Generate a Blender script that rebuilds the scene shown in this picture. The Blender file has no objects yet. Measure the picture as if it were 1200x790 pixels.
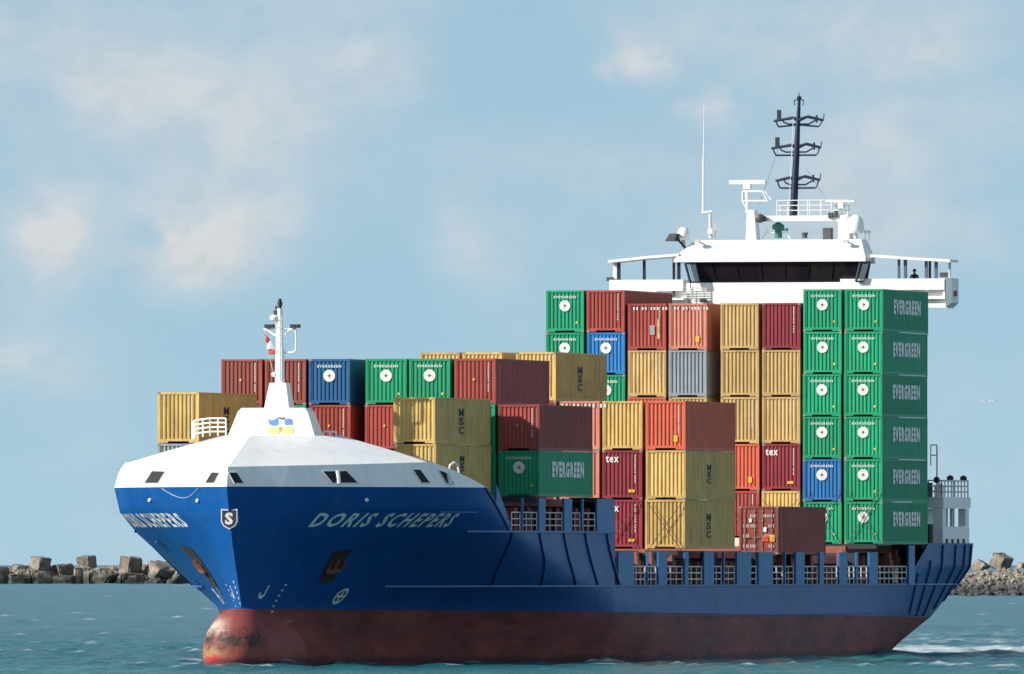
import bpy, bmesh, math, random
import numpy as np
from mathutils import Vector, Matrix
random.seed(7); RNG = np.random.default_rng(11)
S = bpy.context.scene
COL = S.collection

# ------------------------------------------------------------------ camera
# World frame = ship frame: bow at the origin, y runs aft, x to port, z up, sea level 0.
FPX, TH, HORV = 19500.0, math.radians(14.8), 662.0
CX, CY, CH = 252.873, -895.101, 5.723
FW = (-math.sin(TH), math.cos(TH)); RT = (math.cos(TH), math.sin(TH))
cd = bpy.data.cameras.new('camera'); cam = bpy.data.objects.new('camera', cd); COL.objects.link(cam)
cam.location = (CX, CY, CH); cam.rotation_euler = (math.radians(90), 0, TH)
cd.sensor_width = 36; cd.lens = FPX / 1200 * 36; cd.shift_y = (HORV - 395) / 1200
cd.clip_start = 1; cd.clip_end = 400000
S.camera = cam

# ------------------------------------------------------------------ light
SUNV = Vector((-1.50, -1.0, 0.96)).normalized()          # towards the sun
SUN_EL = math.asin(SUNV.z); SUN_ROT = math.atan2(SUNV.x, SUNV.y)
sd = bpy.data.lights.new('sun', 'SUN'); sd.energy = 4.0; sd.angle = math.radians(0.6); sd.color = (1.0, .95, .87)
so = bpy.data.objects.new('sun', sd); COL.objects.link(so)
so.rotation_euler = (-SUNV).to_track_quat('-Z', 'Y').to_euler()
S.view_settings.view_transform = 'Standard'; S.view_settings.look = 'None'
S.view_settings.gamma = 1; S.view_settings.use_curve_mapping = False; S.view_settings.exposure = 0.66

W = bpy.data.worlds.new('World'); S.world = W; W.use_nodes = True
nt = W.node_tree; nt.nodes.clear()
def N(t, typ, **kw):
    n = t.nodes.new(typ)
    for k, v in kw.items():
        if k == 'inp':
            for a, b in v.items(): n.inputs[a].default_value = b
        else: setattr(n, k, v)
    return n
L = nt.links.new
tc = N(nt, 'ShaderNodeTexCoord'); sep = N(nt, 'ShaderNodeSeparateXYZ'); L(tc.outputs['Generated'], sep.inputs[0])
zz = N(nt, 'ShaderNodeMath', operation='MAXIMUM'); L(sep.outputs['Z'], zz.inputs[0]); zz.inputs[1].default_value = 0
za = N(nt, 'ShaderNodeMath', operation='ADD'); L(zz.outputs[0], za.inputs[0]); za.inputs[1].default_value = 0.19
cmb = N(nt, 'ShaderNodeCombineXYZ'); L(sep.outputs['X'], cmb.inputs[0]); L(sep.outputs['Y'], cmb.inputs[1]); L(za.outputs[0], cmb.inputs[2])
nrm = N(nt, 'ShaderNodeVectorMath', operation='NORMALIZE'); L(cmb.outputs[0], nrm.inputs[0])
sky = N(nt, 'ShaderNodeTexSky', sky_type='NISHITA', sun_disc=False, sun_elevation=SUN_EL, sun_rotation=SUN_ROT,
        altitude=0, air_density=1.0, dust_density=.8, ozone_density=.4)
L(nrm.outputs[0], sky.inputs[0])
mp = N(nt, 'ShaderNodeMapping'); mp.inputs['Scale'].default_value = (70, 70, 88); L(tc.outputs['Generated'], mp.inputs[0])
n1 = N(nt, 'ShaderNodeTexNoise', inp={'Scale': 1.0, 'Detail': 4.0, 'Roughness': .48, 'Distortion': .12}); L(mp.outputs[0], n1.inputs['Vector'])
r1 = N(nt, 'ShaderNodeValToRGB'); r1.color_ramp.elements[0].position = .42; r1.color_ramp.elements[1].position = .74
r1.color_ramp.interpolation = 'EASE'; L(n1.outputs['Fac'], r1.inputs[0])
mp2 = N(nt, 'ShaderNodeMapping'); mp2.inputs['Scale'].default_value = (150, 150, 190); mp2.inputs['Location'].default_value = (3, 9, 4); L(tc.outputs['Generated'], mp2.inputs[0])
n2 = N(nt, 'ShaderNodeTexNoise', inp={'Scale': 1.0, 'Detail': 6.0, 'Roughness': .58, 'Distortion': .25}); L(mp2.outputs[0], n2.inputs['Vector'])
r2 = N(nt, 'ShaderNodeValToRGB'); r2.color_ramp.elements[0].position = .54; r2.color_ramp.elements[1].position = .80; L(n2.outputs['Fac'], r2.inputs[0])
def wmath(op, a, b=None, c=None, clamp=False):
    n = N(nt, 'ShaderNodeMath', operation=op, use_clamp=clamp)
    for i, q in enumerate((a, b, c)):
        if q is None: continue
        if isinstance(q, (int, float)): n.inputs[i].default_value = q
        else: L(q, n.inputs[i])
    return n.outputs[0]
# bearing off the lens axis and height angle, warped a little by noise so the banks have ragged rims
fwd = wmath('ADD', wmath('MULTIPLY', sep.outputs['X'], FW[0]), wmath('MULTIPLY', sep.outputs['Y'], FW[1]))
rgt = wmath('ADD', wmath('MULTIPLY', sep.outputs['X'], RT[0]), wmath('MULTIPLY', sep.outputs['Y'], RT[1]))
fwd = wmath('MAXIMUM', fwd, .05)
wu = wmath('MULTIPLY_ADD', n2.outputs['Fac'], .010, wmath('DIVIDE', rgt, fwd))
wv = wmath('MULTIPLY_ADD', n1.outputs['Fac'], .007, wmath('DIVIDE', sep.outputs['Z'], fwd))
BANKS = [(-330, 392, 95, 58, .85), (-372, 350, 60, 34, .5), (-548, 400, 52, 52, .85), (-430, 575, 190, 50, .50), (-530, 640, 150, 36, .35), (-260, 520, 130, 50, .35), (-60, 380, 60, 40, .42),
         (-150, 600, 60, 50, .3), (160, 590, 30, 34, .6), (235, 530, 30, 26, .6), (420, 620, 210, 60, .5), (500, 500, 160, 50, .42), (300, 400, 260, 60, .22), (60, 470, 240, 40, .25),
         (-560, 250, 70, 30, .35), (-1000, 420, 260, 90, .7), (1000, 450, 260, 100, .7), (0, 900, 500, 120, .6), (-700, 1100, 500, 160, .6), (800, 1200, 500, 160, .6)]
acc = None
for bu, bv, ru, rv, w in BANKS:
    du = wmath('MULTIPLY_ADD', wu, FPX / ru, -(bu + 97) / ru); dv = wmath('MULTIPLY_ADD', wv, FPX / rv, -(bv + 68) / rv)
    d2 = wmath('MULTIPLY_ADD', du, du, wmath('MULTIPLY', dv, dv))
    g_ = wmath('MULTIPLY', wmath('EXPONENT', wmath('MULTIPLY', d2, -1.0)), w * 1.15)
    acc = g_ if acc is None else wmath('ADD', acc, g_)
hole = wmath('MULTIPLY_ADD', wu, FPX / 26, -(-405 + 97) / 26); hole2 = wmath('MULTIPLY_ADD', wv, FPX / 24, -(402 + 68) / 24)
acc = wmath('SUBTRACT', acc, wmath('MULTIPLY', wmath('EXPONENT', wmath('MULTIPLY', wmath('MULTIPLY_ADD', hole, hole, wmath('MULTIPLY', hole2, hole2)), -1.0)), .75))
tex_ = wmath('MULTIPLY_ADD', n2.outputs['Fac'], .9, wmath('MULTIPLY', n1.outputs['Fac'], .9))       # about .9 on average
am = wmath('ADD', wmath('MULTIPLY', wmath('MAXIMUM', acc, 0), tex_), wmath('MULTIPLY', r1.outputs[0], .30), clamp=True)
am = type('o', (), {'outputs': [am]})()
tint = N(nt, 'ShaderNodeMixRGB', blend_type='MULTIPLY'); tint.inputs[0].default_value = 1; L(sky.outputs[0], tint.inputs[1]); tint.inputs[2].default_value = (.97, 1.04, .98, 1)
cl = N(nt, 'ShaderNodeMixRGB'); L(am.outputs[0], cl.inputs[0]); L(tint.outputs[0], cl.inputs[1]); n3 = N(nt, 'ShaderNodeTexNoise', inp={'Scale': 1.0, 'Detail': 6.0, 'Roughness': .6, 'Distortion': .4}); mp3 = N(nt, 'ShaderNodeMapping'); mp3.inputs['Scale'].default_value = (260, 260, 420); L(tc.outputs['Generated'], mp3.inputs[0]); L(mp3.outputs[0], n3.inputs['Vector'])
wis = wmath('MULTIPLY_ADD', n3.outputs['Fac'], 2.2, -.25, clamp=True)
cc_ = N(nt, 'ShaderNodeMixRGB'); L(wis, cc_.inputs[0]); cc_.inputs[1].default_value = (3.45, 3.75, 4.0, 1); cc_.inputs[2].default_value = (4.2, 4.42, 4.55, 1); L(cc_.outputs[0], cl.inputs[2])
am2_ = wmath('MULTIPLY', am.outputs[0], wmath('MULTIPLY_ADD', n3.outputs['Fac'], 1.1, .5), clamp=True); L(am2_, cl.inputs[0])
# unseen bright cloud patch added to port, lifting the fill on the shaded side
pf_ = wmath('MULTIPLY', wmath('MULTIPLY_ADD', sep.outputs['X'], 2.2, -.75, clamp=True), wmath('MULTIPLY_ADD', sep.outputs['Z'], -1.6, 1.25, clamp=True), clamp=True)
pf_ = wmath('MULTIPLY', pf_, wmath('MULTIPLY_ADD', sep.outputs['Z'], 12.0, .2, clamp=True))
c2_ = N(nt, 'ShaderNodeMixRGB'); L(wmath('MULTIPLY', pf_, .36), c2_.inputs[0]); L(cl.outputs[0], c2_.inputs[1]); c2_.inputs[2].default_value = (8.2, 8.4, 8.6, 1); cl = c2_
bg = N(nt, 'ShaderNodeBackground'); bg.inputs['Strength'].default_value = 0.10; L(cl.outputs[0], bg.inputs[0])
wo = N(nt, 'ShaderNodeOutputWorld'); L(bg.outputs[0], wo.inputs[0])

# ------------------------------------------------------------------ materials
def new_mat(name):
    m = bpy.data.materials.new(name); m.use_nodes = True
    t = m.node_tree; b = t.nodes['Principled BSDF']
    return m, t, b
def paint(name, rgb, rough=.5, dirt=.5, dirt_rgb=(.16, .11, .07), var=.15, streak=True, scale=1.0, metal=0, spec=.4):
    """weathered paint: slow tone drift, vertical grime runs, rust specks, per-object tint"""
    m, t, b = new_mat(name); l = t.links.new
    c = N(t, 'ShaderNodeTexCoord'); g = N(t, 'ShaderNodeObjectInfo')
    ad = N(t, 'ShaderNodeVectorMath', operation='ADD'); l(c.outputs['Object'], ad.inputs[0]); 
    sc = N(t, 'ShaderNodeMath', operation='MULTIPLY'); l(g.outputs['Random'], sc.inputs[0]); sc.inputs[1].default_value = 37.0
    l(sc.outputs[0], ad.inputs[1])
    na = N(t, 'ShaderNodeTexNoise', inp={'Scale': .7 * scale, 'Detail': 5.0, 'Roughness': .6}); l(ad.outputs[0], na.inputs['Vector'])
    hs = N(t, 'ShaderNodeHueSaturation'); hs.inputs['Color'].default_value = (*rgb, 1)
    v = N(t, 'ShaderNodeMapRange', inp={'From Min': .25, 'From Max': .75, 'To Min': 1 - var, 'To Max': 1 + var}); l(na.outputs['Fac'], v.inputs[0])
    v2 = N(t, 'ShaderNodeMapRange', inp={'From Min': 0, 'From Max': 1, 'To Min': 1 - var * 1.1, 'To Max': 1 + var * .7}); l(g.outputs['Random'], v2.inputs[0])
    mu = N(t, 'ShaderNodeMath', operation='MULTIPLY'); l(v.outputs[0], mu.inputs[0]); l(v2.outputs[0], mu.inputs[1]); l(mu.outputs[0], hs.inputs['Value'])
    mpn = N(t, 'ShaderNodeMapping'); mpn.inputs['Scale'].default_value = (3.2 * scale, 3.2 * scale, .35 * scale) if streak else (1.5 * scale,) * 3
    l(ad.outputs[0], mpn.inputs[0])
    nb = N(t, 'ShaderNodeTexNoise', inp={'Scale': 1.0, 'Detail': 6.0, 'Roughness': .65}); l(mpn.outputs[0], nb.inputs['Vector'])
    rr = N(t, 'ShaderNodeMapRange', inp={'From Min': .47, 'From Max': .74, 'To Min': 0, 'To Max': dirt}); l(nb.outputs['Fac'], rr.inputs[0])
    mx = N(t, 'ShaderNodeMixRGB'); l(rr.outputs[0], mx.inputs[0]); l(hs.outputs[0], mx.inputs[1]); mx.inputs[2].default_value = (*dirt_rgb, 1)
    l(mx.outputs[0], b.inputs['Base Color']); b.inputs['Roughness'].default_value = rough; b.inputs['Metallic'].default_value = metal
    b.inputs['Specular IOR Level'].default_value = spec
    nd = N(t, 'ShaderNodeTexNoise', inp={'Scale': 1.3 * scale, 'Detail': 2.0}); l(ad.outputs[0], nd.inputs['Vector'])
    bp = N(t, 'ShaderNodeBump', inp={'Strength': .5, 'Distance': .05}); l(nd.outputs['Fac'], bp.inputs['Height']); l(bp.outputs[0], b.inputs['Normal'])
    return m
M = {}
M['yellow'] = paint('yellow_paint', (.62, .42, .135), .55, .6, (.22, .13, .05))
M['ochre'] = paint('ochre_paint', (.56, .38, .15), .55, .6, (.2, .12, .05))
M['red'] = paint('red_paint', (.36, .062, .05), .55, .6, (.12, .05, .03))
M['darkred'] = paint('dark_red_paint', (.25, .028, .04), .55, .6, (.1, .04, .03))
M['brownred'] = paint('brown_red_paint', (.30, .07, .055), .6, .6, (.14, .07, .05))
M['orange'] = paint('orange_red_paint', (.60, .12, .06), .55, .3, (.3, .08, .04))
M['salmon'] = paint('faded_salmon_paint', (.55, .20, .145), .65, .6, (.3, .12, .08))
M['green'] = paint('green_paint', (.008, .31, .145), .5, .4, (.05, .14, .09), .12)
M['blue'] = paint('container_blue_paint', (.02, .17, .42), .5, .25, (.06, .09, .12))
M['navyblue'] = paint('dull_blue_paint', (.015, .11, .27), .5, .25, (.06, .09, .12))
M['grey'] = paint('grey_paint', (.27, .31, .34), .55, .3, (.2, .13, .08))
M['roofdirt'] = paint('roof_grime', (.30, .27, .23), .8, .5, (.15, .1, .07), streak=False)
M['casting'] = paint('casting_steel', (.28, .24, .2), .6, .5)
M['white'] = paint('white_ship_paint', (.84, .84, .82), .4, .22, (.50, .40, .30), .03, scale=.6)
M['mark'] = paint('white_lettering', (.70, .72, .70), .6, .4, (.5, .5, .48), .04)
M['markbright'] = paint('white_side_lettering', (.88, .88, .86), .55, .15, (.5, .5, .48), .02)
M['markblack'] = paint('black_lettering', (.035, .035, .04), .6, .2, (.08, .07, .05), .04)
M['sticker_yellow'] = paint('yellow_sticker', (.85, .52, .05), .5, .1)
M['sticker_red'] = paint('red_sticker', (.7, .06, .04), .5, .1)
M['black'] = paint('dark_gap', (.02, .021, .025), .8, .2, (.06, .04, .03))
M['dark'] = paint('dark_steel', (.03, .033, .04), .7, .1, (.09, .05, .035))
M['navy'] = paint('navy_mast_paint', (.008, .018, .05), .45, .15, (.05, .05, .06))
M['railing'] = paint('pale_grey_rail_paint', (.62, .62, .60), .5, .25, (.35, .25, .18))
M['redoxide'] = paint('red_oxide_primer', (.36, .10, .065), .65, .45, (.16, .08, .06))
M['pocket'] = paint('shaded_pocket_rust', (.030, .024, .022), .8, .5, (.07, .035, .02), streak=False)  # recess shade and rust put into the colour of a flat patch
M['anchor_rust'] = paint('rusty_anchor_iron', (.16, .06, .035), .8, .5, (.05, .03, .025), streak=False, scale=2)
M['deckgrey'] = paint('deck_paint', (.12, .10, .09), .8, .4)
M['steel'] = paint('lashing_steel', (.085, .085, .092), .55, .12, metal=.3)
M['crestblue'] = paint('emblem_blue', (.10, .25, .62), .5, .1)
M['crestyellow'] = paint('emblem_yellow', (.90, .80, .22), .5, .1)
M['flagred'] = paint('flag_red', (.6, .06, .06), .8, .1)
M['glassgreen'] = paint('green_canvas', (.03, .16, .12), .7, .2)
M['skin'] = paint('skin', (.5, .3, .22), .6, .1)
M['cloth'] = paint('navy_cloth', (.018, .022, .045), .9, .1)
M['featherwhite'] = paint('pale_feathers', (.62, .60, .57), .8, .2, (.3, .27, .25))

def glass_mat():
    m, t, b = new_mat('tinted_bridge_glass')
    b.inputs['Base Color'].default_value = (.012, .014, .02, 1); b.inputs['Roughness'].default_value = .06
    b.inputs['IOR'].default_value = 1.5; b.inputs['Specular IOR Level'].default_value = .5
    c = N(t, 'ShaderNodeTexCoord'); n = N(t, 'ShaderNodeTexNoise', inp={'Scale': .9, 'Detail': 3.0}); t.links.new(c.outputs['Object'], n.inputs['Vector'])
    r = N(t, 'ShaderNodeValToRGB'); r.color_ramp.elements[0].color = (.006, .008, .013, 1); r.color_ramp.elements[1].color = (.014, .017, .024, 1)
    t.links.new(n.outputs['Fac'], r.inputs[0]); t.links.new(r.outputs[0], b.inputs['Base Color'])
    return m
M['glass'] = glass_mat()
def clear_glass():
    m, t, b = new_mat('side_window_glass')
    b.inputs['Base Color'].default_value = (.55, .72, .78, 1); b.inputs['Roughness'].default_value = .03
    b.inputs['Transmission Weight'].default_value = .85; b.inputs['IOR'].default_value = 1.01
    return m
M['glassclear'] = clear_glass()

def hull_mat(name, bulb=False):
    """blue topsides, worn red boot-topping below a painted line that follows the trim, wet dark band at the waterline"""
    m, t, b = new_mat(name); l = t.links.new
    g = N(t, 'ShaderNodeNewGeometry'); s = N(t, 'ShaderNodeSeparateXYZ'); l(g.outputs['Position'], s.inputs[0])
    # painted line: z + 0.0066*y > 3.28
    k = N(t, 'ShaderNodeMath', operation='MULTIPLY_ADD'); l(s.outputs['Y'], k.inputs[0]); k.inputs[1].default_value = .0066; l(s.outputs['Z'], k.inputs[2])
    st = N(t, 'ShaderNodeMath', operation='GREATER_THAN'); l(k.outputs[0], st.inputs[0]); st.inputs[1].default_value = 3.27
    def noise(sc, det, rough, dist=0, mapping=(1, 1, 1)):
        mm = N(t, 'ShaderNodeMapping'); mm.inputs['Scale'].default_value = mapping; l(g.outputs['Position'], mm.inputs[0])
        n = N(t, 'ShaderNodeTexNoise', inp={'Scale': sc, 'Detail': det, 'Roughness': rough, 'Distortion': dist}); l(mm.outputs[0], n.inputs['Vector']); return n
    def mix(f, a, bb):
        x = N(t, 'ShaderNodeMixRGB')
        for i, q in ((0, f), (1, a), (2, bb)):
            if isinstance(q, tuple): x.inputs[i].default_value = (*q, 1)
            elif isinstance(q, float): x.inputs[i].default_value = q
            else: l(q, x.inputs[i])
        return x.outputs[0]
    def rng(src, a, bb, c=0., d=1.):
        x = N(t, 'ShaderNodeMapRange', inp={'From Min': a, 'From Max': bb, 'To Min': c, 'To Max': d}); l(src, x.inputs[0]); return x.outputs[0]
    blue = mix(rng(noise(.35, 5, .6).outputs['Fac'], .3, .7), (.003, .062, .245), (.004, .084, .30))
    blue = mix(rng(noise(1.0, 6, .65, 0, (2.2, 1.4, .22)).outputs['Fac'], .55, .8, 0, .30), blue, (.10, .13, .18))
    blue = mix(rng(noise(1.0, 7, .7, 0, (1, .5, 2.2)).outputs['Fac'], .66, .74, 0, .35), blue, (.05, .055, .07))
    red = mix(rng(noise(.5, 6, .65, .4, (.6, .35, 1.2)).outputs['Fac'], .35, .65), (.10, .028, .028), (.25, .064, .054))
    red = mix(rng(noise(1.0, 6, .7, .2, (1.5, .6, .7)).outputs['Fac'], .52, .72, 0, .55), red, (.10, .085, .08))
    red = mix(rng(noise(1.0, 5, .7, .6, (.9, .3, 2.5)).outputs['Fac'], .64, .74, 0, .5), red, (.33, .22, .19))
    red = mix(rng(noise(1.3, 4, .7, .1, (3.0, 1.0, .3)).outputs['Fac'], .6, .75, 0, .45), red, (.05, .035, .035))
    if bulb:
        zz = s.outputs['Z']
        red = mix(.6, red, (.30, .065, .055))
        nn = noise(1.6, 5, .65, .5).outputs['Fac']; nd = N(t, 'ShaderNodeMath', operation='MULTIPLY_ADD'); l(nn, nd.inputs[0]); nd.inputs[1].default_value = 1.6; l(zz, nd.inputs[2])
        h = nd.outputs[0]   # z + 1.6*noise : centre shift +.8
        yy = s.outputs['Y']; ya = N(t, 'ShaderNodeMath', operation='MULTIPLY_ADD'); l(noise(1.1, 4, .6, .3).outputs['Fac'], ya.inputs[0]); ya.inputs[1].default_value = 2.4; l(yy, ya.inputs[2])
        near = rng(ya.outputs[0], 1.9, 2.6, 1., 0.)
        def band(a, bb, c, d, src=h):
            p = rng(src, a, bb); q = rng(src, c, d, 1., 0.)
            x = N(t, 'ShaderNodeMath', operation='MULTIPLY'); l(p, x.inputs[0]); l(q, x.inputs[1])
            y = N(t, 'ShaderNodeMath', operation='MULTIPLY'); l(x.outputs[0], y.inputs[0]); l(near, y.inputs[1]); return y.outputs[0]
        xs = rng(s.outputs['X'], -.9, .1, 1., 0.)
        def on(f, side):
            y = N(t, 'ShaderNodeMath', operation='MULTIPLY'); l(f, y.inputs[0]); l(side, y.inputs[1]); return y.outputs[0]
        red = mix(on(band(2.5, 3.0, 3.3, 3.9), xs), red, (.44, .36, .28))
        red = mix(on(band(1.3, 1.5, 1.8, 2.1), xs), red, (.34, .20, .09))
        red = mix(on(rng(h, 1.5, 1.2), xs), red, (.62, .05, .035))
        red = mix(on(band(1.6, 2.2, 2.5, 3.1), rng(noise(2.2, 6, .75, .4).outputs['Fac'], .36, .52)), red, (.030, .026, .026))
        sc1 = rng(noise(1.0, 5, .7, .3, (.6, .6, 3.0)).outputs['Fac'], .58, .68, 0, .6); red = mix(sc1, red, (.06, .03, .03))
    wet = N(t, 'ShaderNodeMath', operation='MULTIPLY_ADD'); l(noise(.35, 4, .6).outputs['Fac'], wet.inputs[0]); wet.inputs[1].default_value = .9; l(s.outputs['Z'], wet.inputs[2])
    red = mix(rng(wet.outputs[0], .75, 1.0, .72, 0.), red, (.035, .022, .026))
    cb = N(t, 'ShaderNodeCombineXYZ'); l(s.outputs['Y'], cb.inputs[0]); l(s.outputs['Z'], cb.inputs[1])
    bk = N(t, 'ShaderNodeTexBrick', offset=.37, inp={'Scale': 1.0, 'Mortar Size': .022, 'Mortar Smooth': .4, 'Brick Width': 7.3, 'Row Height': 2.15}); l(cb.outputs[0], bk.inputs['Vector'])
    blue = mix(rng(bk.outputs['Fac'], 0, 1, 0, .35), blue, (.045, .10, .20))
    blue = mix(rng(noise(1.0, 5, .7, .2, (2.6, 2.6, .16)).outputs['Fac'], .66, .76, 0, .55), blue, (.13, .07, .045))
    red = mix(rng(bk.outputs['Fac'], 0, 1, 0, .4), red, (.06, .04, .04))
    col = mix(st.outputs[0], red, blue)
    l(col, b.inputs['Base Color'])
    rg = N(t, 'ShaderNodeMapRange', inp={'From Min': 0, 'From Max': 1, 'To Min': .62, 'To Max': .42}); l(st.outputs[0], rg.inputs[0]); l(rg.outputs[0], b.inputs['Roughness']); b.inputs['Specular IOR Level'].default_value = .3
    # plating: weld seams and slight dents
    bp = N(t, 'ShaderNodeBump', inp={'Strength': .55, 'Distance': .09})
    n3 = noise(1.0, 3, .5, 0, (.3, .4, .5)); l(n3.outputs['Fac'], bp.inputs['Height'])
    l(bp.outputs[0], b.inputs['Normal'])
    return m
M['hull'] = hull_mat('hull_paint'); M['bulb'] = hull_mat('bulb_paint', True)
M['hullblue'] = paint('hull_blue_paint', (.006, .095, .29), .42, .3, (.10, .12, .16), .1)
M['ribgrey'] = paint('slate_post_paint', (.10, .13, .19), .5, .2, (.05, .06, .08), .1)
M['postblue'] = paint('stanchion_blue_paint', (.014, .145, .37), .45, .3, (.10, .12, .16), .1)
M['ribblue'] = paint('dark_blue_frame_paint', (.004, .032, .14), .5, .2, (.05, .06, .08), .1)

# ------------------------------------------------------------------ mesh helpers
class MB:
    def __init__(s): s.v = []; s.f = []
    def quad(s, *p):
        n = len(s.v); s.v += [tuple(q) for q in p]; s.f.append(tuple(range(n, n + len(p)))); return s
    def box(s, a, b):
        (x0, y0, z0), (x1, y1, z1) = a, b
        return s.hexa([(x0, y0), (x1, y0), (x1, y1), (x0, y1)], z0, z1)
    def hexa(s, poly, z0, z1, poly2=None):
        """prism between a bottom and a top outline (counter-clockwise from above)"""
        poly2 = poly2 or poly; n = len(poly); k = len(s.v)
        zs0 = z0 if isinstance(z0, (list, tuple)) else [z0] * n; zs1 = z1 if isinstance(z1, (list, tuple)) else [z1] * n
        s.v += [(p[0], p[1], zs0[i]) for i, p in enumerate(poly)] + [(p[0], p[1], zs1[i]) for i, p in enumerate(poly2)]
        s.f.append(tuple(k + i for i in range(n - 1, -1, -1))); s.f.append(tuple(k + n + i for i in range(n)))
        for i in range(n):
            j = (i + 1) % n; s.f.append((k + i, k + j, k + n + j, k + n + i))
        return s
    def tube(s, p, q, r, r2=None, n=8):
        p, q = Vector(p), Vector(q); r2 = r if r2 is None else r2; d = (q - p).normalized()
        a = d.orthogonal().normalized(); b = d.cross(a); k = len(s.v)
        for c, rr in ((p, r), (q, r2)):
            for i in range(n):
                t = 2 * math.pi * i / n; s.v.append(tuple(c + (a * math.cos(t) + b * math.sin(t)) * rr))
        for i in range(n):
            j = (i + 1) % n; s.f.append((k + i, k + j, k + n + j, k + n + i))
        s.f.append(tuple(k + i for i in range(n - 1, -1, -1))); s.f.append(tuple(k + n + i for i in range(n)))
        return s
    def path(s, pts, r, n=6):
        for a, b in zip(pts[:-1], pts[1:]): s.tube(a, b, r, n=n)
        return s
    def lathe(s, prof, c, n=16, axis=2):
        k = len(s.v)
        for (r, h) in prof:
            for i in range(n):
                t = 2 * math.pi * i / n; o = [r * math.cos(t), r * math.sin(t), h]
                if axis == 1: o = [o[0], o[2], o[1]]
                s.v.append((c[0] + o[0], c[1] + o[1], c[2] + o[2]))
        for j in range(len(prof) - 1):
            for i in range(n):
                a = k + j * n + i; b = k + j * n + (i + 1) % n; s.f.append((a, b, b + n, a + n))
        s.f.append(tuple(k + i for i in range(n - 1, -1, -1))); e = k + (len(prof) - 1) * n; s.f.append(tuple(e + i for i in range(n)))
        return s
    def grid(s, rows, flip=False, close=False):
        k = len(s.v); w = len(rows[0])
        for r in rows: s.v += [tuple(p) for p in r]
        for j in range(len(rows) - 1):
            for i in range(w - 1 + (1 if close else 0)):
                a = k + j * w + i; b = k + j * w + (i + 1) % w; q = (a, b, b + w, a + w)
                s.f.append(q[::-1] if flip else q)
        return s
    def mesh(s, name):
        me = bpy.data.meshes.new(name); me.from_pydata(s.v, [], s.f); me.update(); return me
    def build(s, name, mat, parent=None, smooth=None):
        me = s.mesh(name)
        if mat: me.materials.append(M[mat] if isinstance(mat, str) else mat)
        if smooth is not None: soft(me, smooth)
        o = bpy.data.objects.new(name, me); COL.objects.link(o); o.parent = parent; return o
def soft(me, ang):
    for p in me.polygons: p.use_smooth = True
    me.set_sharp_from_angle(angle=math.radians(ang))
def fix_normals(me):
    bm = bmesh.new(); bm.from_mesh(me); bmesh.ops.remove_doubles(bm, verts=bm.verts, dist=1e-4); bmesh.ops.recalc_face_normals(bm, faces=bm.faces); bm.to_mesh(me); bm.free()
def tag(o, label=None, cat=None, group=None, kind=None):
    for k, v in (('label', label), ('category', cat), ('group', group), ('kind', kind)):
        if v: o[k] = v
    return o
def empty(name, loc=(0, 0, 0), rz=0):
    o = bpy.data.objects.new(name, None); COL.objects.link(o); o.location = loc; o.rotation_euler = (0, 0, rz); o.empty_display_size = .5; return o
def inst(name, me, mat, parent, loc=(0, 0, 0), rot=(0, 0, 0), scale=(1, 1, 1)):
    o = bpy.data.objects.new(name, me); COL.objects.link(o); o.parent = parent; o.location = loc; o.rotation_euler = rot; o.scale = scale
    if mat: o.material_slots[0].link = 'OBJECT'; o.material_slots[0].material = M[mat]
    return o
def slot(me): me.materials.append(M['white']); return me
def text_mesh(txt, size=1.0, bold=.02, shear=0, width=None, ext=.0, align='LEFT', spacing=1.0):
    """lettering as a mesh in the XY plane, left-bottom at the origin; width stretches it"""
    c = bpy.data.curves.new('t', 'FONT'); c.body = txt; c.size = size; c.offset = bold; c.shear = shear; c.extrude = ext; c.align_x = align; c.space_character = spacing; c.resolution_u = 2
    o = bpy.data.objects.new('t', c); COL.objects.link(o); bpy.context.view_layer.update()
    me = bpy.data.meshes.new_from_object(o.evaluated_get(bpy.context.evaluated_depsgraph_get()))
    bpy.data.objects.remove(o); bpy.data.curves.remove(c)
    me.materials.clear(); co = np.empty(len(me.vertices) * 3); me.vertices.foreach_get('co', co); co = co.reshape(-1, 3)
    mn, mx = co.min(0), co.max(0); co[:, 0] -= mn[0] if align == 'LEFT' else (mn[0] + mx[0]) / 2; co[:, 1] -= mn[1]
    if width: co[:, 0] *= width / (mx[0] - mn[0])
    co[:, 1] *= size / (mx[1] - mn[1])
    me.vertices.foreach_set('co', co.ravel()); me.update(); return me
def at(px, v, y):
    """point on the plane y=const seen at photo pixel (px, v); only a way to read sizes off the photograph"""
    t = (px - 600) / FPX; dy = y - CY
    dx = dy * (t * FW[1] - RT[1]) / (RT[0] - t * FW[0])
    Z = dx * FW[0] + dy * FW[1]
    return Vector((CX + dx, y, CH - (v - HORV) * Z / FPX))
def yof(px, x):
    t = (px - 600) / FPX; dx = x - CX
    return CY + dx * (t * FW[0] - RT[0]) / (RT[1] - t * FW[1])

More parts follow.
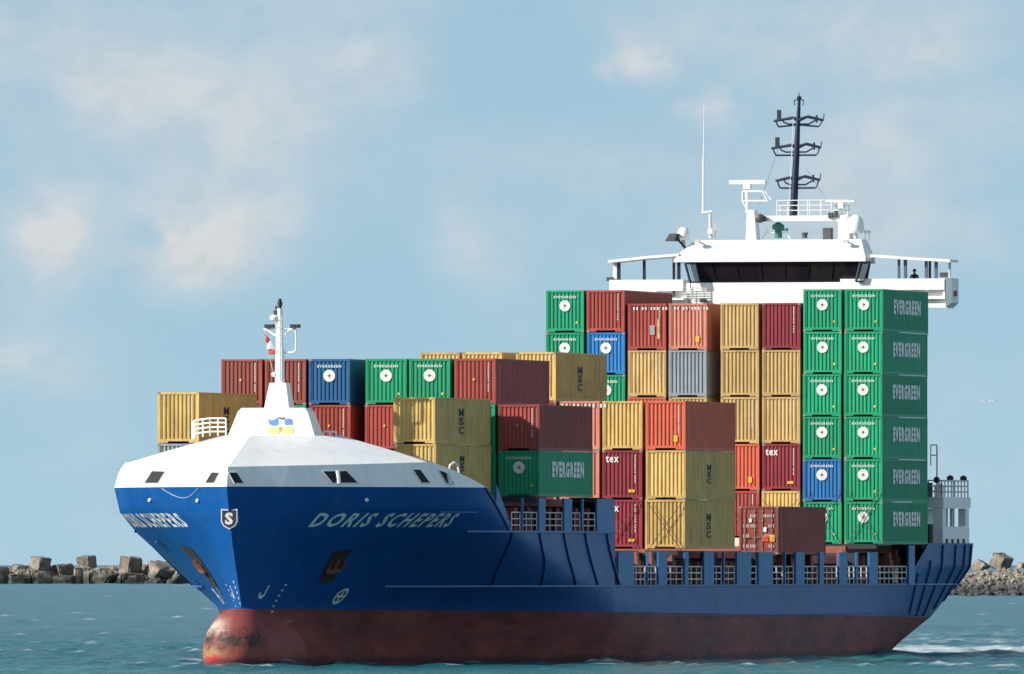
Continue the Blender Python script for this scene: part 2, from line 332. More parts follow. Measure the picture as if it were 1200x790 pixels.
# ================================================================== THE SETTING: sea
def sea_waves(X, Y, seed=3):
    r = np.random.default_rng(seed); Z = np.zeros_like(X); wd = math.radians(205)
    for i in range(54):
        lam = 1.3 * (10 / 1.3) ** r.random(); th = wd + r.normal() * .55; k = 2 * math.pi / lam
        a = .0050 * lam ** .92 * (0.6 + .8 * r.random())
        ph = (X * math.cos(th) + Y * math.sin(th)) * k + r.random() * 6.28
        Z += a * (np.sin(ph) + .22 * np.cos(2 * ph))
    return Z
FV = np.array([FW[0], FW[1]]); RV = np.array([RT[0], RT[1]])
dep = [690.]
while dep[-1] < 5400:
    dep.append(dep[-1] + (1.05 if dep[-1] < 1130 else max(1.05, (dep[-1] - 1130) * .012 + 1.05)))
dep = np.array(dep)
lat = np.concatenate([-np.geomspace(1200, 190, 26)[:-1], np.arange(-190, -62, 4.0), np.arange(-62, 62, .95), np.arange(62, 190, 4.0), np.geomspace(190, 1200, 26)])
DD, LL = np.meshgrid(dep, lat, indexing='ij')
LW = LL * np.maximum(1.0, DD / 1100)
PX = CX + DD * FW[0] + LW * RT[0]; PY = CY + DD * FW[1] + LW * RT[1]
PZ = sea_waves(PX, PY)
gust = .75 + .5 * (np.sin(PX * .031 + 1.3) * np.sin(PY * .023 + PX * .007) * .5 + .5)
edge = np.clip((DD - 690) / 60, 0, 1) * np.clip((5400 - DD) / 500, 0, 1) * np.clip((1200 - np.abs(LL)) / 200, 0, 1)
PZ = PZ * gust * edge
# the ship's own waves: a stern wave train spreading off the port quarter, a small bow roll
dq = (PX - 9) * .33 - (PY - 118) * .0
wake = .30 * np.exp(-((PY - (112 + (PX - 8) * .42)) / 3.2) ** 2) * np.clip((PX - 6) / 5, 0, 1) * np.exp(-np.clip(PX - 8, 0, 200) / 90)
wake -= .2 * np.exp(-((PY - (119 + (PX - 8) * .42)) / 4.0) ** 2) * np.clip((PX - 6) / 5, 0, 1) * np.exp(-np.clip(PX - 8, 0, 200) / 90)
PZ += wake
bowr = np.sqrt((PX / 2.9) ** 2 + ((PY - 2.4) / 2.9) ** 2); PZ += .28 * np.exp(-((bowr - 1) / .35) ** 2) * edge
# foam: breaking crests, wake wash, the ring round the bulb
slow = np.sin(PX * .11 + 2) + np.sin(PY * .07 + PX * .05) + np.sin(PX * .043 - PY * .031 + .7)
ripple = sea_waves(PX * 2.6, PY * 1.2, 9)
foam = np.clip((PZ - .17) * 6 + (slow - 1.3) * .25 + ripple * 3.0, 0, 1) * (slow > .2)
dy_ = PY - 138; xc = 2 - .205 * dy_; hwid = 9 + .085 * np.clip(dy_, 0, 600)
near_stern = np.clip((PY - 120) / 10, 0, 1) * np.exp(-np.clip(dy_, 0, 900) / 300) * np.clip(1.5 - np.abs(PX - xc) / hwid, 0, 1)
foam = np.maximum(foam, np.clip(near_stern * (.85 + ripple * 3.0 + .25 * slow), 0, 1) * .95)
side = np.clip(1 - np.abs(PY - (122 + (PX - 8) * .35)) / 12, 0, 1) * np.clip((PX - 7) / 3, 0, 1) * np.exp(-np.clip(PX - 8, 0, 300) / 45)
foam = np.maximum(foam, np.clip(side * (.8 + ripple * 3.2), 0, 1) * .9)
foam = np.maximum(foam, np.clip(1.1 - np.abs(bowr - 1.02) / .14, 0, 1) * np.clip(.55 + ripple * 1.4, 0, 1) * (PY < 5))
hullrub = np.exp(-((np.abs(PX) - 11.1) / .5) ** 2) * ((PY > 15) & (PY < 125)) * np.clip(ripple * 3.2, 0, 1) * .6
foam = np.maximum(foam, hullrub)
w_, h_ = DD.shape[1], DD.shape[0]
idx = np.arange(w_ * h_).reshape(h_, w_)
quads = np.stack([idx[:-1, :-1], idx[:-1, 1:], idx[1:, 1:], idx[1:, :-1]], -1).reshape(-1, 4)
verts = np.stack([PX, PY, PZ], -1).reshape(-1, 3)
ring = []                                     # the calm far sheet round the wave field, out past the horizon
def cpt(d, l): return (CX + d * FW[0] + l * RT[0], CY + d * FW[1] + l * RT[1], 0)
base = len(verts)
c_in = [verts[idx[0, 0]], verts[idx[0, -1]], verts[idx[-1, -1]], verts[idx[-1, 0]]]
c_out = [cpt(-3000, -250000), cpt(-3000, 250000), cpt(250000, 250000), cpt(250000, -250000)]
av = np.vstack([verts, np.array(c_out)])
ci = [idx[0, 0], idx[0, -1], idx[-1, -1], idx[-1, 0]]
# sheet sides follow the border vertices so nothing gapes
faces_big = [list(idx[0, ::-1]) + [base, base + 1], list(idx[::-1, -1]) + [base + 1, base + 2], list(idx[-1, :]) + [base + 2, base + 3], list(idx[:, 0]) + [base + 3, base]]
me = bpy.data.meshes.new('sea')
nq = len(quads); loops = np.concatenate([quads.ravel()] + [np.array(f) for f in faces_big]).astype(np.int32)
starts = list(np.arange(nq) * 4); p = nq * 4; tot = [4] * nq
for f in faces_big: starts.append(p); tot.append(len(f)); p += len(f)
me.vertices.add(len(av)); me.vertices.foreach_set('co', av.astype(np.float32).ravel())
me.loops.add(len(loops)); me.loops.foreach_set('vertex_index', loops)
me.polygons.add(len(starts)); me.polygons.foreach_set('loop_start', np.array(starts, dtype=np.int32))
me.update(calc_edges=True); me.validate()
at_ = me.attributes.new('foam', 'FLOAT', 'POINT'); at_.data.foreach_set('value', np.concatenate([foam.ravel(), np.zeros(4)]).astype(np.float32))
me.polygons.foreach_set('use_smooth', np.ones(len(me.polygons), dtype=bool))
def water_mat():
    m, t, b = new_mat('sea_water'); l = t.links.new
    g = N(t, 'ShaderNodeNewGeometry')
    n0 = N(t, 'ShaderNodeTexNoise', inp={'Scale': .012, 'Detail': 3.0}); l(g.outputs['Position'], n0.inputs['Vector'])
    c = N(t, 'ShaderNodeValToRGB'); c.color_ramp.elements[0].color = (.008, .098, .115, 1); c.color_ramp.elements[1].color = (.014, .135, .145, 1)
    c.color_ramp.elements[0].position = .35; c.color_ramp.elements[1].position = .65; l(n0.outputs['Fac'], c.inputs[0])
    a = N(t, 'ShaderNodeAttribute', attribute_name='foam')
    nf = N(t, 'ShaderNodeTexNoise', inp={'Scale': 2.6, 'Detail': 6.0, 'Roughness': .75}); l(g.outputs['Position'], nf.inputs['Vector'])
    mf = N(t, 'ShaderNodeMath', operation='MULTIPLY_ADD', use_clamp=True); l(nf.outputs['Fac'], mf.inputs[0]); mf.inputs[1].default_value = 1.5; 
    s1 = N(t, 'ShaderNodeMath', operation='MULTIPLY_ADD'); l(a.outputs['Fac'], s1.inputs[0]); s1.inputs[1].default_value = 1.4; s1.inputs[2].default_value = -1.25; l(s1.outputs[0], mf.inputs[2])
    gt = N(t, 'ShaderNodeMath', operation='MULTIPLY', use_clamp=True); l(mf.outputs[0], gt.inputs[0])
    ga = N(t, 'ShaderNodeMath', operation='GREATER_THAN'); l(a.outputs['Fac'], ga.inputs[0]); ga.inputs[1].default_value = .02; l(ga.outputs[0], gt.inputs[1])
    mx = N(t, 'ShaderNodeMixRGB'); l(gt.outputs[0], mx.inputs[0]); l(c.outputs[0], mx.inputs[1]); mx.inputs[2].default_value = (.62, .68, .70, 1)
    l(mx.outputs[0], b.inputs['Base Color'])
    rr = N(t, 'ShaderNodeMapRange', inp={'To Min': .22, 'To Max': .8}); l(gt.outputs[0], rr.inputs[0]); l(rr.outputs[0], b.inputs['Roughness'])
    b.inputs['IOR'].default_value = 1.33; b.inputs['Specular IOR Level'].default_value = .5
    nb = N(t, 'ShaderNodeTexNoise', inp={'Scale': 1.5, 'Detail': 6.0, 'Roughness': .62}); l(g.outputs['Position'], nb.inputs['Vector'])
    bp = N(t, 'ShaderNodeBump', inp={'Strength': 1.0, 'Distance': .3}); l(nb.outputs['Fac'], bp.inputs['Height']); l(bp.outputs[0], b.inputs['Normal'])
    return m
me.materials.append(water_mat())
sea = bpy.data.objects.new('sea', me); COL.objects.link(sea); tag(sea, 'choppy teal sea with small whitecaps round the ship', kind='structure')

# ================================================================== THE SHIP
ship = empty('container_ship', (0, 0, 0))
tag(ship, 'blue hulled container ship with white bow cover, red underwater paint and white bridge', 'container ship')
def itp(T, z): return float(np.interp(z, [t[0] for t in T], [t[1] for t in T]))
LT = [(-3, 60), (0, 52), (3.35, 41.4), (4.6, 34), (6.1, 27.3), (7.5, 20.9), (8.7, 17.2), (9.4, 16.9), (10.1, 16.6)]
ST = [(-3, 4.2), (0, 3.3), (3.3, 2.7), (6.8, .8), (10, -.4), (12, -.6)]
PF = [(0, 1.6), (3.3, 1.6), (10, 1.9)]
BE = [(-3, 1.5), (-1, 3.2), (.25, 6.77), (2.4, 8.46), (4.3, 9.36), (5.6, 10.19), (7.1, 10.33), (8, 10.36)]
YE = [(-3, 127), (0, 129), (2.4, 134), (4.3, 137), (5.6, 138), (8, 138)]
BEAM = 10.9
def hb(y, z):
    """half breadth of the hull"""
    if y > 95:
        ye = itp(YE, z); return BEAM - (BEAM - itp(BE, z)) * min(1, (y - 95) / (ye - 95)) ** 2.5
    t = (y - itp(ST, z)) / itp(LT, z)
    return BEAM if t >= 1 else (0 if t <= 0 else BEAM * (1 - (1 - t) ** itp(PF, z)))
def ztop(y):
    return float(np.interp(y, [15, 20.2, 44.19, 44.2, 117.6, 124.3, 140], [10.1, 7.65, 7.65, 4.5, 4.5, 7.1, 7.1]))
stn = [0, .03, .08, .16, .28, .45, .7, 1, 1.4, 1.9, 2.5, 3.2, 4, 5, 6, 7, 8, 9, 10, 11, 12, 13, 14, 15, 16, 17, 18, 19, 20.2, 22, 24, 26, 28, 30, 33, 36, 39, 42, 44.19, 44.2, 50, 60, 70, 80, 95, 98, 101, 104, 107, 110, 113, 115.5, 117.6, 119, 121, 122.7, 124.3, 126, 128, 130, 132, 133.5, 135, 136, 137, 138]
def spt(Y, z, sgn):
    y = Y + itp(ST, z) * max(0, 1 - Y / 15)
    if Y > 95: y = 95 + (Y - 95) * (itp(YE, z) - 95) / 43
    return (sgn * hb(y, z), y, z)
hull = MB()
for sgn in (1, -1):
    zs = [-2.6, -1.6, -.8, -.2, .25, .8, 1.4, 2.0, 2.7, 3.35, 3.9, 4.5]
    hull.grid([[spt(Y, z, sgn) for Y in stn] for z in zs], flip=(sgn < 0))
    for a, b in ((0, stn.index(44.19)), (stn.index(117.6), len(stn) - 1)):
        seg = stn[a:b + 1]
        hull.grid([[spt(Y, 4.5 + (ztop(Y) - 4.5) * k / 12, sgn) for Y in seg] for k in range(13)], flip=(sgn < 0))
# transom
zs = [-2.6, -.8, .25, 1.4, 2.4, 3.35, 4.5, 5.6, 7.1]
hull.grid([[spt(138, z, 1), spt(138, z, -1)] for z in zs])
hull.grid([[spt(Y, -2.6, 1) for Y in stn], [spt(Y, -2.6, -1) for Y in stn]])
hu = hull.build('hull', 'hull', ship); fix_normals(hu.data); soft(hu.data, 32)
# decks (children of the hull)
d = MB(); ys = [y for y in stn if 15 <= y <= 44.19]
d.grid([[(hb(y, 7.5) * s * .995, y, 7.5) for y in ys] for s in (-1, 1)]); ys = [y for y in stn if 44.1 < y <= 126]
d.grid([[(hb(y, 4.4) * s * .99, y, 4.4) for y in ys] for s in (-1, 1)]); ys = [y for y in stn if y >= 124.3]
d.grid([[(hb(y, 6.9) * s * .99, min(y, 137.9), 6.9) for y in ys] for s in (-1, 1)])
d.quad((-10.8, 44.2, 4.4), (10.8, 44.2, 4.4), (10.8, 44.2, 7.5), (-10.8, 44.2, 7.5))
d.build('deck', 'deckgrey', ship)
# rub rails / knuckle lines
def strip_along(ya, yb, z, out=.09, h=.1, sgn=1, n=60):
    m = MB(); rows = []
    for i in range(n + 1):
        y = ya + (yb - ya) * i / n; x = hb(y, z); rows.append([(sgn * (x - .05), y, z - h / 2), (sgn * (x + out), y, z - h / 2), (sgn * (x + out), y, z + h / 2), (sgn * (x - .05), y, z + h / 2)])
    m.grid(rows, close=True); return m
for s in (1, -1):
    strip_along(13.5, 136.6, 4.5, sgn=s).build('rub_rail', 'hullblue', hu)
    strip_along(15, 44.2, 7.62, .1, .12, sgn=s).build('rub_rail', 'hullblue', hu)
    strip_along(56, 126, 2.95 - .25, .05, .07, sgn=s).build('rub_rail', 'ribblue', hu)
strip_along(11, 14.5, 8.7, .03, .06).build('weld_bead', 'hullblue', hu)
# bulwark cap from the whaleback down to the upper deck edge
for s in (1, -1):
    m = MB(); m.path([(s * (hb(y, ztop(y)) + .02), y, ztop(y)) for y in (15, 16.5, 18, 19, 20.2)], .09); m.build('bulwark_cap', 'hullblue', hu)
# slanting frames on the flared side, upright frames on the quarter
def rib(pts, sgn, w=.15, out=.09):
    m = MB(); rows = []
    for (y, z) in pts:
        x = hb(y, z); rows.append([(sgn * (x - .06), y - w / 2, z), (sgn * (x + out), y - w / 2, z), (sgn * (x + out), y + w / 2, z), (sgn * (x - .06), y + w / 2, z)])
    m.grid(rows, close=True); return m
for s in (1, -1):
    for ya in (20.8, 26.8, 32.3, 37.2, 42.2):
        dy = 3.0
        rib([(ya + dy * (1 - k / 6) ** 1.3, 4.55 + 3.0 * k / 6) for k in range(7)], s).build('side_frame', 'ribblue', hu)
    for ya, zb, zt in ((121.5, 2.6, 5.2), (124.8, 2.5, 6.0), (128.4, 2.5, 7.0), (132.4, 2.9, 7.0), (135.3, 3.4, 7.0), (137.3, 4.2, 7.0)):
        pts = []
        for k in range(13):
            z = zb + (zt - zb) * k / 12; pts.append((min(ya, itp(YE, z) - .15), z))
        rib(pts, s, .2, .1).build('quarter_frame', 'ribblue', hu)

# bulbous bow
b = MB(); rows = []
for i in range(25):
    y = .05 + 9.5 * (i / 24) ** 1.6
    q = min(1, (y - .0) / 2.2); r = math.sqrt(max(0, 1 - (1 - q) ** 2.2))
    zc = .95; rx = 2.02 * r; rz = 2.38 * r
    rows.append([(rx * math.cos(a) * (1 if math.sin(a) < 0 else (1 - .06 * math.sin(a))), y, zc + rz * math.sin(a)) for a in [2 * math.pi * k / 36 for k in range(36)]])
b.grid(rows, close=True); b.f.append(tuple(range(35, -1, -1)))
bo = b.build('bulbous_bow', 'bulb', ship); fix_normals(bo.data); soft(bo.data, 60)

# lettering and marks on the curved hull ---------------------------------
def on_hull(me, y0, z0, sgn, length, name, mat, parent, off=.025, sub=1.2):
    bm = bmesh.new(); bm.from_mesh(me)
    for _ in range(2): bmesh.ops.subdivide_edges(bm, edges=[e for e in bm.edges if e.calc_length() > .35], cuts=1)
    bmesh.ops.triangulate(bm, faces=bm.faces)
    for v in bm.verts:
        u, w = v.co.x, v.co.y; y = y0 + u if sgn > 0 else y0 + length - u; z = z0 + w; v.co = (sgn * (hb(y, z) + off), y, z)
    bm.to_mesh(me); bm.free(); me.materials.append(M[mat]); o = bpy.data.objects.new(name, me); COL.objects.link(o); o.parent = parent; return o
for s in (1, -1):
    Ln = 8.95; me1 = text_mesh('DORIS SCHEPERS', .80, .024, -.06, Ln - .1, spacing=1.3)
    on_hull(me1, 4.1, 7.84, s, Ln, 'ship_name', 'mark', hu)
# shield with S near the stem, on a small flat plate
def shield(w, h):
    return [(-w, h), (0, h * .93), (w, h), (w, -h * .25), (w * .7, -h * .7), (0, -h), (-w * .7, -h * .7), (-w, -h * .25)]
shp = empty('bow_emblem', (-.02, .42 - .27, 8.28), math.radians(8)); shp.parent = hu
def flat(poly, y, name, mat, parent, th=.02):
    m = MB(); n = len(poly); k0 = [(p[0], y, p[1]) for p in poly]; k1 = [(p[0], y + th, p[1]) for p in poly]
    m.v = k0 + k1; m.f = [tuple(range(n)), tuple(range(2 * n - 1, n - 1, -1))] + [(i, n + i, n + (i + 1) % n, (i + 1) % n) for i in range(n)]
    return m.build(name, mat, parent)
flat([(a * .46, c * .57) for a, c in shield(1, 1)], -.02, 'emblem_border', 'mark', shp, .5)
flat([(a * .39, c * .50) for a, c in shield(1, 1)], -.04, 'emblem_field', 'dark', shp)
ms = text_mesh('S', .68, .03, 0, .46, align='CENTER'); ms.materials.append(M['mark'])
o = bpy.data.objects.new('emblem_letter', ms); COL.objects.link(o); o.parent = shp; o.rotation_euler = (math.radians(90), 0, 0); o.location = (0, -.055, -.31)
# thruster and bulb marks, draught marks
def disc_mesh(r, n=20, hole=0):
    m = MB()
    if hole:
        o_ = [(r * math.cos(2 * math.pi * i / n), r * math.sin(2 * math.pi * i / n), 0) for i in range(n)]; i_ = [(p[0] * hole, p[1] * hole, 0) for p in o_]
        m.grid([i_, o_], close=True)
    else: m.quad(*[(r * math.cos(2 * math.pi * i / n), r * math.sin(2 * math.pi * i / n), 0) for i in range(n)])
    return m
for s in (1, -1):
    m = disc_mesh(.46, 20, .72); m.quad((-.3, -.06, 0), (.3, -.06, 0), (.3, .06, 0), (-.3, .06, 0)); m.quad((-.06, .06, 0), (.06, .06, 0), (.06, .3, 0), (-.06, .3, 0)); m.quad((-.06, -.3, 0), (.06, -.3, 0), (.06, -.06, 0), (-.06, -.06, 0))
    m.v = [(a, c * 1.0, 0) for a, c, _ in m.v]
    on_hull(m.mesh('thruster_mark'), 10.5, 3.95, s, 0, 'thruster_mark', 'mark', hu)
    m = MB(); m.quad((-.05, 0, 0), (.05, 0, 0), (.12, .62, 0), (.02, .62, 0)); m.quad((-.4, -.12, 0), (-.05, -.12, 0), (-.05, .1, 0), (-.3, .02, 0)); m.quad((-.42, -.02, 0), (-.3, -.02, 0), (-.3, .22, 0), (-.42, .22, 0))
    on_hull(m.mesh('bulb_mark'), 4.15, 3.95, s, 0, 'bulb_mark', 'mark', hu)
    m = MB()
    for k in range(7): m.quad((-.06, k * .3, 0), (.1, k * .3, 0), (.1, k * .3 + .09, 0), (-.06, k * .3 + .09, 0))
    m.v = [(a - .0 + c * .12, c, 0) for a, c, _ in m.v]
    on_hull(m.mesh('draught_marks'), 5.2, 2.75, s, 0, 'draught_marks', 'mark', hu)
    m = MB()                                   # draught figures beside the stem
    for k in range(5): m.quad((0, k * .3, 0), (.16, k * .3, 0), (.16, k * .3 + .12, 0), (0, k * .3 + .12, 0))
    if s < 0: on_hull(m.mesh('draught_marks'), 2.9, 3.5, s, 0, 'draught_marks', 'mark', hu)
# anchors in their pockets
for s in (1, -1):
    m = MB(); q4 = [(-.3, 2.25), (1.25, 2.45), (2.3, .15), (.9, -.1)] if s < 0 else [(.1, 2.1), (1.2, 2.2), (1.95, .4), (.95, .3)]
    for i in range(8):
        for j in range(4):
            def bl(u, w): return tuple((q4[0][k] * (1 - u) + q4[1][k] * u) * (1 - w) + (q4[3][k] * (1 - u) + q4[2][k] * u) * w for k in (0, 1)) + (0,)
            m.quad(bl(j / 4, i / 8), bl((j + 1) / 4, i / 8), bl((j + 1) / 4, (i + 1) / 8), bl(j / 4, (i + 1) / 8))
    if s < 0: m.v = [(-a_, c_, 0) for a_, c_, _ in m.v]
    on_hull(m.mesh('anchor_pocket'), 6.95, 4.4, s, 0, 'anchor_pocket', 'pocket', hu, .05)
    an = MB()
    def hp(y, z, o): return (s * (hb(y, z) + o), y, z)
    an.tube(hp(7.9, 6.0, .1), hp(8.15, 5.35, .14), .12, .14); an.tube(hp(7.75, 5.3, .16), hp(8.6, 5.4, .16), .15)
    an.tube(hp(7.75, 5.3, .16), hp(7.55, 5.75, .18), .14, .05); an.tube(hp(8.6, 5.4, .16), hp(8.4, 5.95, .18), .14, .05)
    an.build('anchor', 'anchor_rust', hu, 40)
    if s < 0: m = MB(); m.path([hp(8.35 + .35 * k, 4.4 - .28 * k, .02) for k in range(4)], .045); m.build('chafe_bar', 'mark', hu)
    for (y, z) in (((1.9, 9.3), (6.1, 9.35)) if s < 0 else ((6.1, 9.35),)):      # small fairleads
        m = MB(); m.lathe([(.05, 0), (.11, .02), (.11, .1), (.05, .12)], (0, 0, 0), 10); me_ = m.mesh('fairlead'); me_.materials.append(M['mark'])
        o = bpy.data.objects.new('fairlead', me_); COL.objects.link(o); o.parent = hu; o.location = hp(y, z, 0); o.rotation_euler = (math.radians(70), 0, math.radians(35 * s))
    if s < 0: m = MB(); m.path([hp(1.4 + k * .36, 10.02 - .55 * math.sin(math.pi * k / 8), .05) for k in range(9)], .013, 5); m.build('mooring_line', 'railing', hu)
# white strake steps low on the starboard flare
for (y, z) in ((11.4, 7.0), (14.5, 4.75)):
    MB().tube((-hb(y, z) - .05, y - .4, z), (-hb(y + .7, z) - .05, y + .5, z), .09).build('overboard_pipe', 'hullblue', hu)

# ---------------------------------------------------------- whaleback (white bow cover)
fc = empty('bow_cover'); fc.parent = ship
def ring0(Y, s): p = spt(Y, 10.1, s); return Vector(p)
def kz(Y): return float(np.interp(Y, [0, 10.5, 15], [11.2, 11.52, 10.16]))
def ring1(Y, s):
    p = ring0(Y, s); k = (kz(Y) - 10.1) / 1.4; n = .42 * k
    return Vector((p.x - s * n * min(1, abs(p.x) / 2), p.y + .3 * k * max(0, 1 - Y / 11), kz(Y)))
YS = [0, .03, .08, .16, .28, .45, .7, 1, 1.4, 1.9, 2.5, 3.2, 4, 5, 6, 7, 8, 9, 10, 10.5]
m = MB()
for s in (1, -1):
    ex = YS + [11.5, 12.5, 13.5, 14.3, 15]
    m.grid([[ring0(Y, s) for Y in ex], [ring1(Y, s) for Y in ex]], flip=(s < 0))
    m.grid([[ring0(Y, s) - Vector((s * .12, 0, 0)) for Y in ex[-6:]], [ring1(Y, s) - Vector((s * .12, 0, 0)) for Y in ex[-6:]]], flip=(s > 0))
bw = m.build('bulwark', 'white', fc); fix_normals(bw.data); soft(bw.data, 40)
def crest(Y, s):
    p = ring1(Y, s); return Vector((p.x * .40, 4.6 + (p.y) * .60, 13.0))
m = MB()
for s in (1, -1):
    m.grid([[ring1(Y, s) for Y in YS], [ring1(Y, s).lerp(crest(Y, s), .5) for Y in YS], [crest(Y, s) for Y in YS]], flip=(s < 0))
c = [crest(Y, 1) for Y in YS]; cc = [crest(Y, -1) for Y in YS]
m.quad(*(c + cc[:0:-1]))
e1, e0 = ring1(10.5, 1), ring1(10.5, -1); c1, c0 = crest(10.5, 1), crest(10.5, -1)
m.quad(e0, c0, c1, e1, (e1.x, e1.y, 9.6), (e0.x, e0.y, 9.6))
rf = m.build('cover_roof', 'white', fc); fix_normals(rf.data); soft(rf.data, 75)
# deck under the cover's open after part
MB().grid([[(sg * (hb(y, 9.4) - .25), y, 9.55) for y in (10.9, 12, 13, 14, 15, 16)] for sg in (-1, 1)]).build('mooring_deck', 'deckgrey', fc)
def bul(Y, t, s, off=.03):
    a = ring0(Y, s).lerp(ring1(Y, s), t); n = Vector((s, -.6, 0)).normalized(); return a + n * off
for (Ya, Yb, s) in ((4.6, 6.1, -1), (.5, 1.2, -1), (-.0, .45, 1), (4.0, 5.3, 1), (8.9, 9.55, 1), (10.7, 11.4, 1)):
    Ya = max(Ya, .02)
    lean = .35 if Yb < 2 else .7
    q = [bul(Ya + .05, .72, s), bul(Yb - .1, .72, s), bul(Yb + lean * .5, .16, s), bul(Ya + lean * .55, .16, s)]
    if Yb < 2: q = [bul(Ya, .72, s), bul(Yb - .08, .72, s), bul(Yb + .2, .16, s), bul(Ya + .25, .16, s)]
    m = MB(); n = 4; k0 = [tuple(v) for v in q]; k1 = [(v.x * .985, v.y + .04, v.z) for v in q]; m.v = k0 + k1; m.f = [(0, 1, 2, 3), (7, 6, 5, 4)] + [(i, n + i, n + (i + 1) % n, (i + 1) % n) for i in range(n)]
    mo = m.build('mooring_port', 'black', fc)
    MB().path([v + Vector((0, 0, 0)) for v in q + q[:1]], .028, 5).build('port_frame', 'white', mo)
    if (Ya, s) in ((4.0, 1), (10.7, 1)):
        r0 = bul(Ya + .65, .12, s, .06); r1 = bul(Ya + .75, .7, s, .06); MB().tube(r0, r1, .13).build('roller', 'railing', mo, 40)
# hand hoop on the sloping port edge
MB().path([(9.35, 12.6, 10.9), (9.45, 12.5, 11.35), (9.6, 12.8, 11.5), (9.7, 13.3, 11.3), (9.8, 13.4, 10.6)], .07).build('handrail', 'white', fc)
# raised housing with emblem
m = MB(); m.hexa([(-2.75, 8.7), (2.75, 8.7), (2.75, 10.75), (-2.75, 10.75)], 12.4, 14.35, [(-2.05, 9.1), (2.05, 9.1), (2.05, 10.6), (-2.05, 10.6)])
m.hexa([(-2.05, 9.1), (2.05, 9.1), (2.05, 10.6), (-2.05, 10.6)], 14.35, 14.58, [(-1.85, 9.2), (1.85, 9.2), (1.85, 10.5), (-1.85, 10.5)])
hs_ = m.build('foremast_housing', 'white', ship, 12)
m = MB(); m.hexa([(-.55, 9.25), (.92, 9.25), (.92, 10.5), (-.55, 10.5)], 14.5, 16.0, [(-.3, 9.5), (.66, 9.5), (.66, 10.4), (-.3, 10.4)])
m.build('mast_pedestal', 'white', hs_)
# emblem: wavy blue over yellow flag with a pale bird-like gap and a ring above
yf = 8.98
def fy(z): return 8.7 + (z - 12.4) * .4 / 1.95 - .04
def plate(pts, name, mat, par):
    m = MB(); m.quad(*[(x, fy(z), z) for x, z in pts]); o = m.build(name, mat, par); return o
em = empty('housing_emblem'); em.parent = hs_
ex, ez = .50, 13.62
plate([(ex - .75, ez + .36), (ex - .55, ez + .26), (ex - .32, ez + .32), (ex - .16, ez + .42), (ex - .14, ez + .02), (ex - .35, ez - .05), (ex - .62, ez + .0)], 'blue_field', 'crestblue', em)
plate([(ex + .22, ez + .34), (ex + .45, ez + .36), (ex + .62, ez + .34), (ex + .72, ez + .02), (ex + .45, ez + .02), (ex + .26, ez + .0)], 'blue_field', 'crestblue', em)
plate([(ex - .16, ez + .38), (ex - .05, ez + .46), (ex + .08, ez + .36), (ex + .2, ez + .46), (ex + .24, ez + .40), (ex + .08, ez + .29), (ex - .05, ez + .36)], 'wing_outline', 'navy', em)
plate([(ex - .68, ez - .10), (ex - .1, ez - .12), (ex - .02, ez - .5), (ex - .4, ez - .56), (ex - .66, ez - .46)], 'yellow_field', 'crestyellow', em)
plate([(ex + .14, ez - .10), (ex + .72, ez - .06), (ex + .80, ez - .5), (ex + .45, ez - .56), (ex + .16, ez - .5)], 'yellow_field', 'crestyellow', em)
plate([(ex - .1, ez - .12), (ex + .14, ez - .10), (ex + .16, ez - .36), (ex - .05, ez - .36)], 'shield_mark', 'ochre', em)
# foremast
fm = empty('foremast', (.18, 10.0, 0)); fm.parent = ship
m = MB(); m.tube((0, 0, 15.9), (0, 0, 17.9), .27, .25, 12); m.tube((0, 0, 17.9), (0, 0, 20.2), .21, .15, 12); m.build('pole', 'white', fm, 40)
MB().tube((0, 0, 20.2), (0, 0, 20.75), .1, .09, 10).tube((0, 0, 20.35), (0, 0, 20.6), .14, .14, 10).build('masthead_light', 'dark', fm, 40)
m = MB(); m.tube((-.95, 0, 19.02), (.95, 0, 19.02), .06); m.path([(-.75, 0, 19.0), (-.3, 0, 18.7), (0, 0, 18.6)], .06); m.path([(.3, 0, 18.7), (.6, 0, 19.0)], .05); m.build('crossarm', 'white', fm)
MB().path([(.92, 0, 19.0), (.95, 0, 18.6), (.93, 0, 17.85), (.8, 0, 17.72), (.15, 0, 17.7)], .055).build('cable_loop', 'white', fm)
for x in (-.6, .9): MB().box((x - .26, -.18, 19.1), (x + .26, .18, 19.3)).tube((x, 0, 19.02), (x, 0, 19.12), .05).build('floodlight', 'dark', fm)
MB().lathe([(.02, -.16), (.2, -.1), (.24, .05), (.14, .18), (.02, .2)], (-.33, -.1, 19.65), 12).tube((-.33, -.1, 19.5), (0, 0, 19.4), .05).build('bell', 'white', fm, 50)
MB().box((-.34, -.14, 19.85), (-.14, .1, 20.1)).tube((-.2, 0, 20.05), (-.02, 0, 20.02), .05).box((-.26, -.1, 20.15), (-.16, .05, 20.35)).build('signal_lamp', 'steel', fm)
MB().lathe([(.02, -.12), (.16, -.08), (.18, .1), (.06, .16)], (-.28, -.12, 16.45), 12).build('horn', 'white', fm, 50)
m = MB(); 
for k in range(9): m.tube((-.17, -.2, 16.2 + k * .42), (.17, -.2, 16.2 + k * .42), .02)
m.tube((-.17, -.2, 16), (-.17, -.2, 19.8), .02).tube((.17, -.2, 16), (.17, -.2, 19.8), .02); m.build('ladder', 'railing', fm)
MB().path([(-.9, 0, 19.0), (-.75, 0, 17.9), (-.3, 0, 16.3)], .012, 4).build('halyard', 'railing', fm)
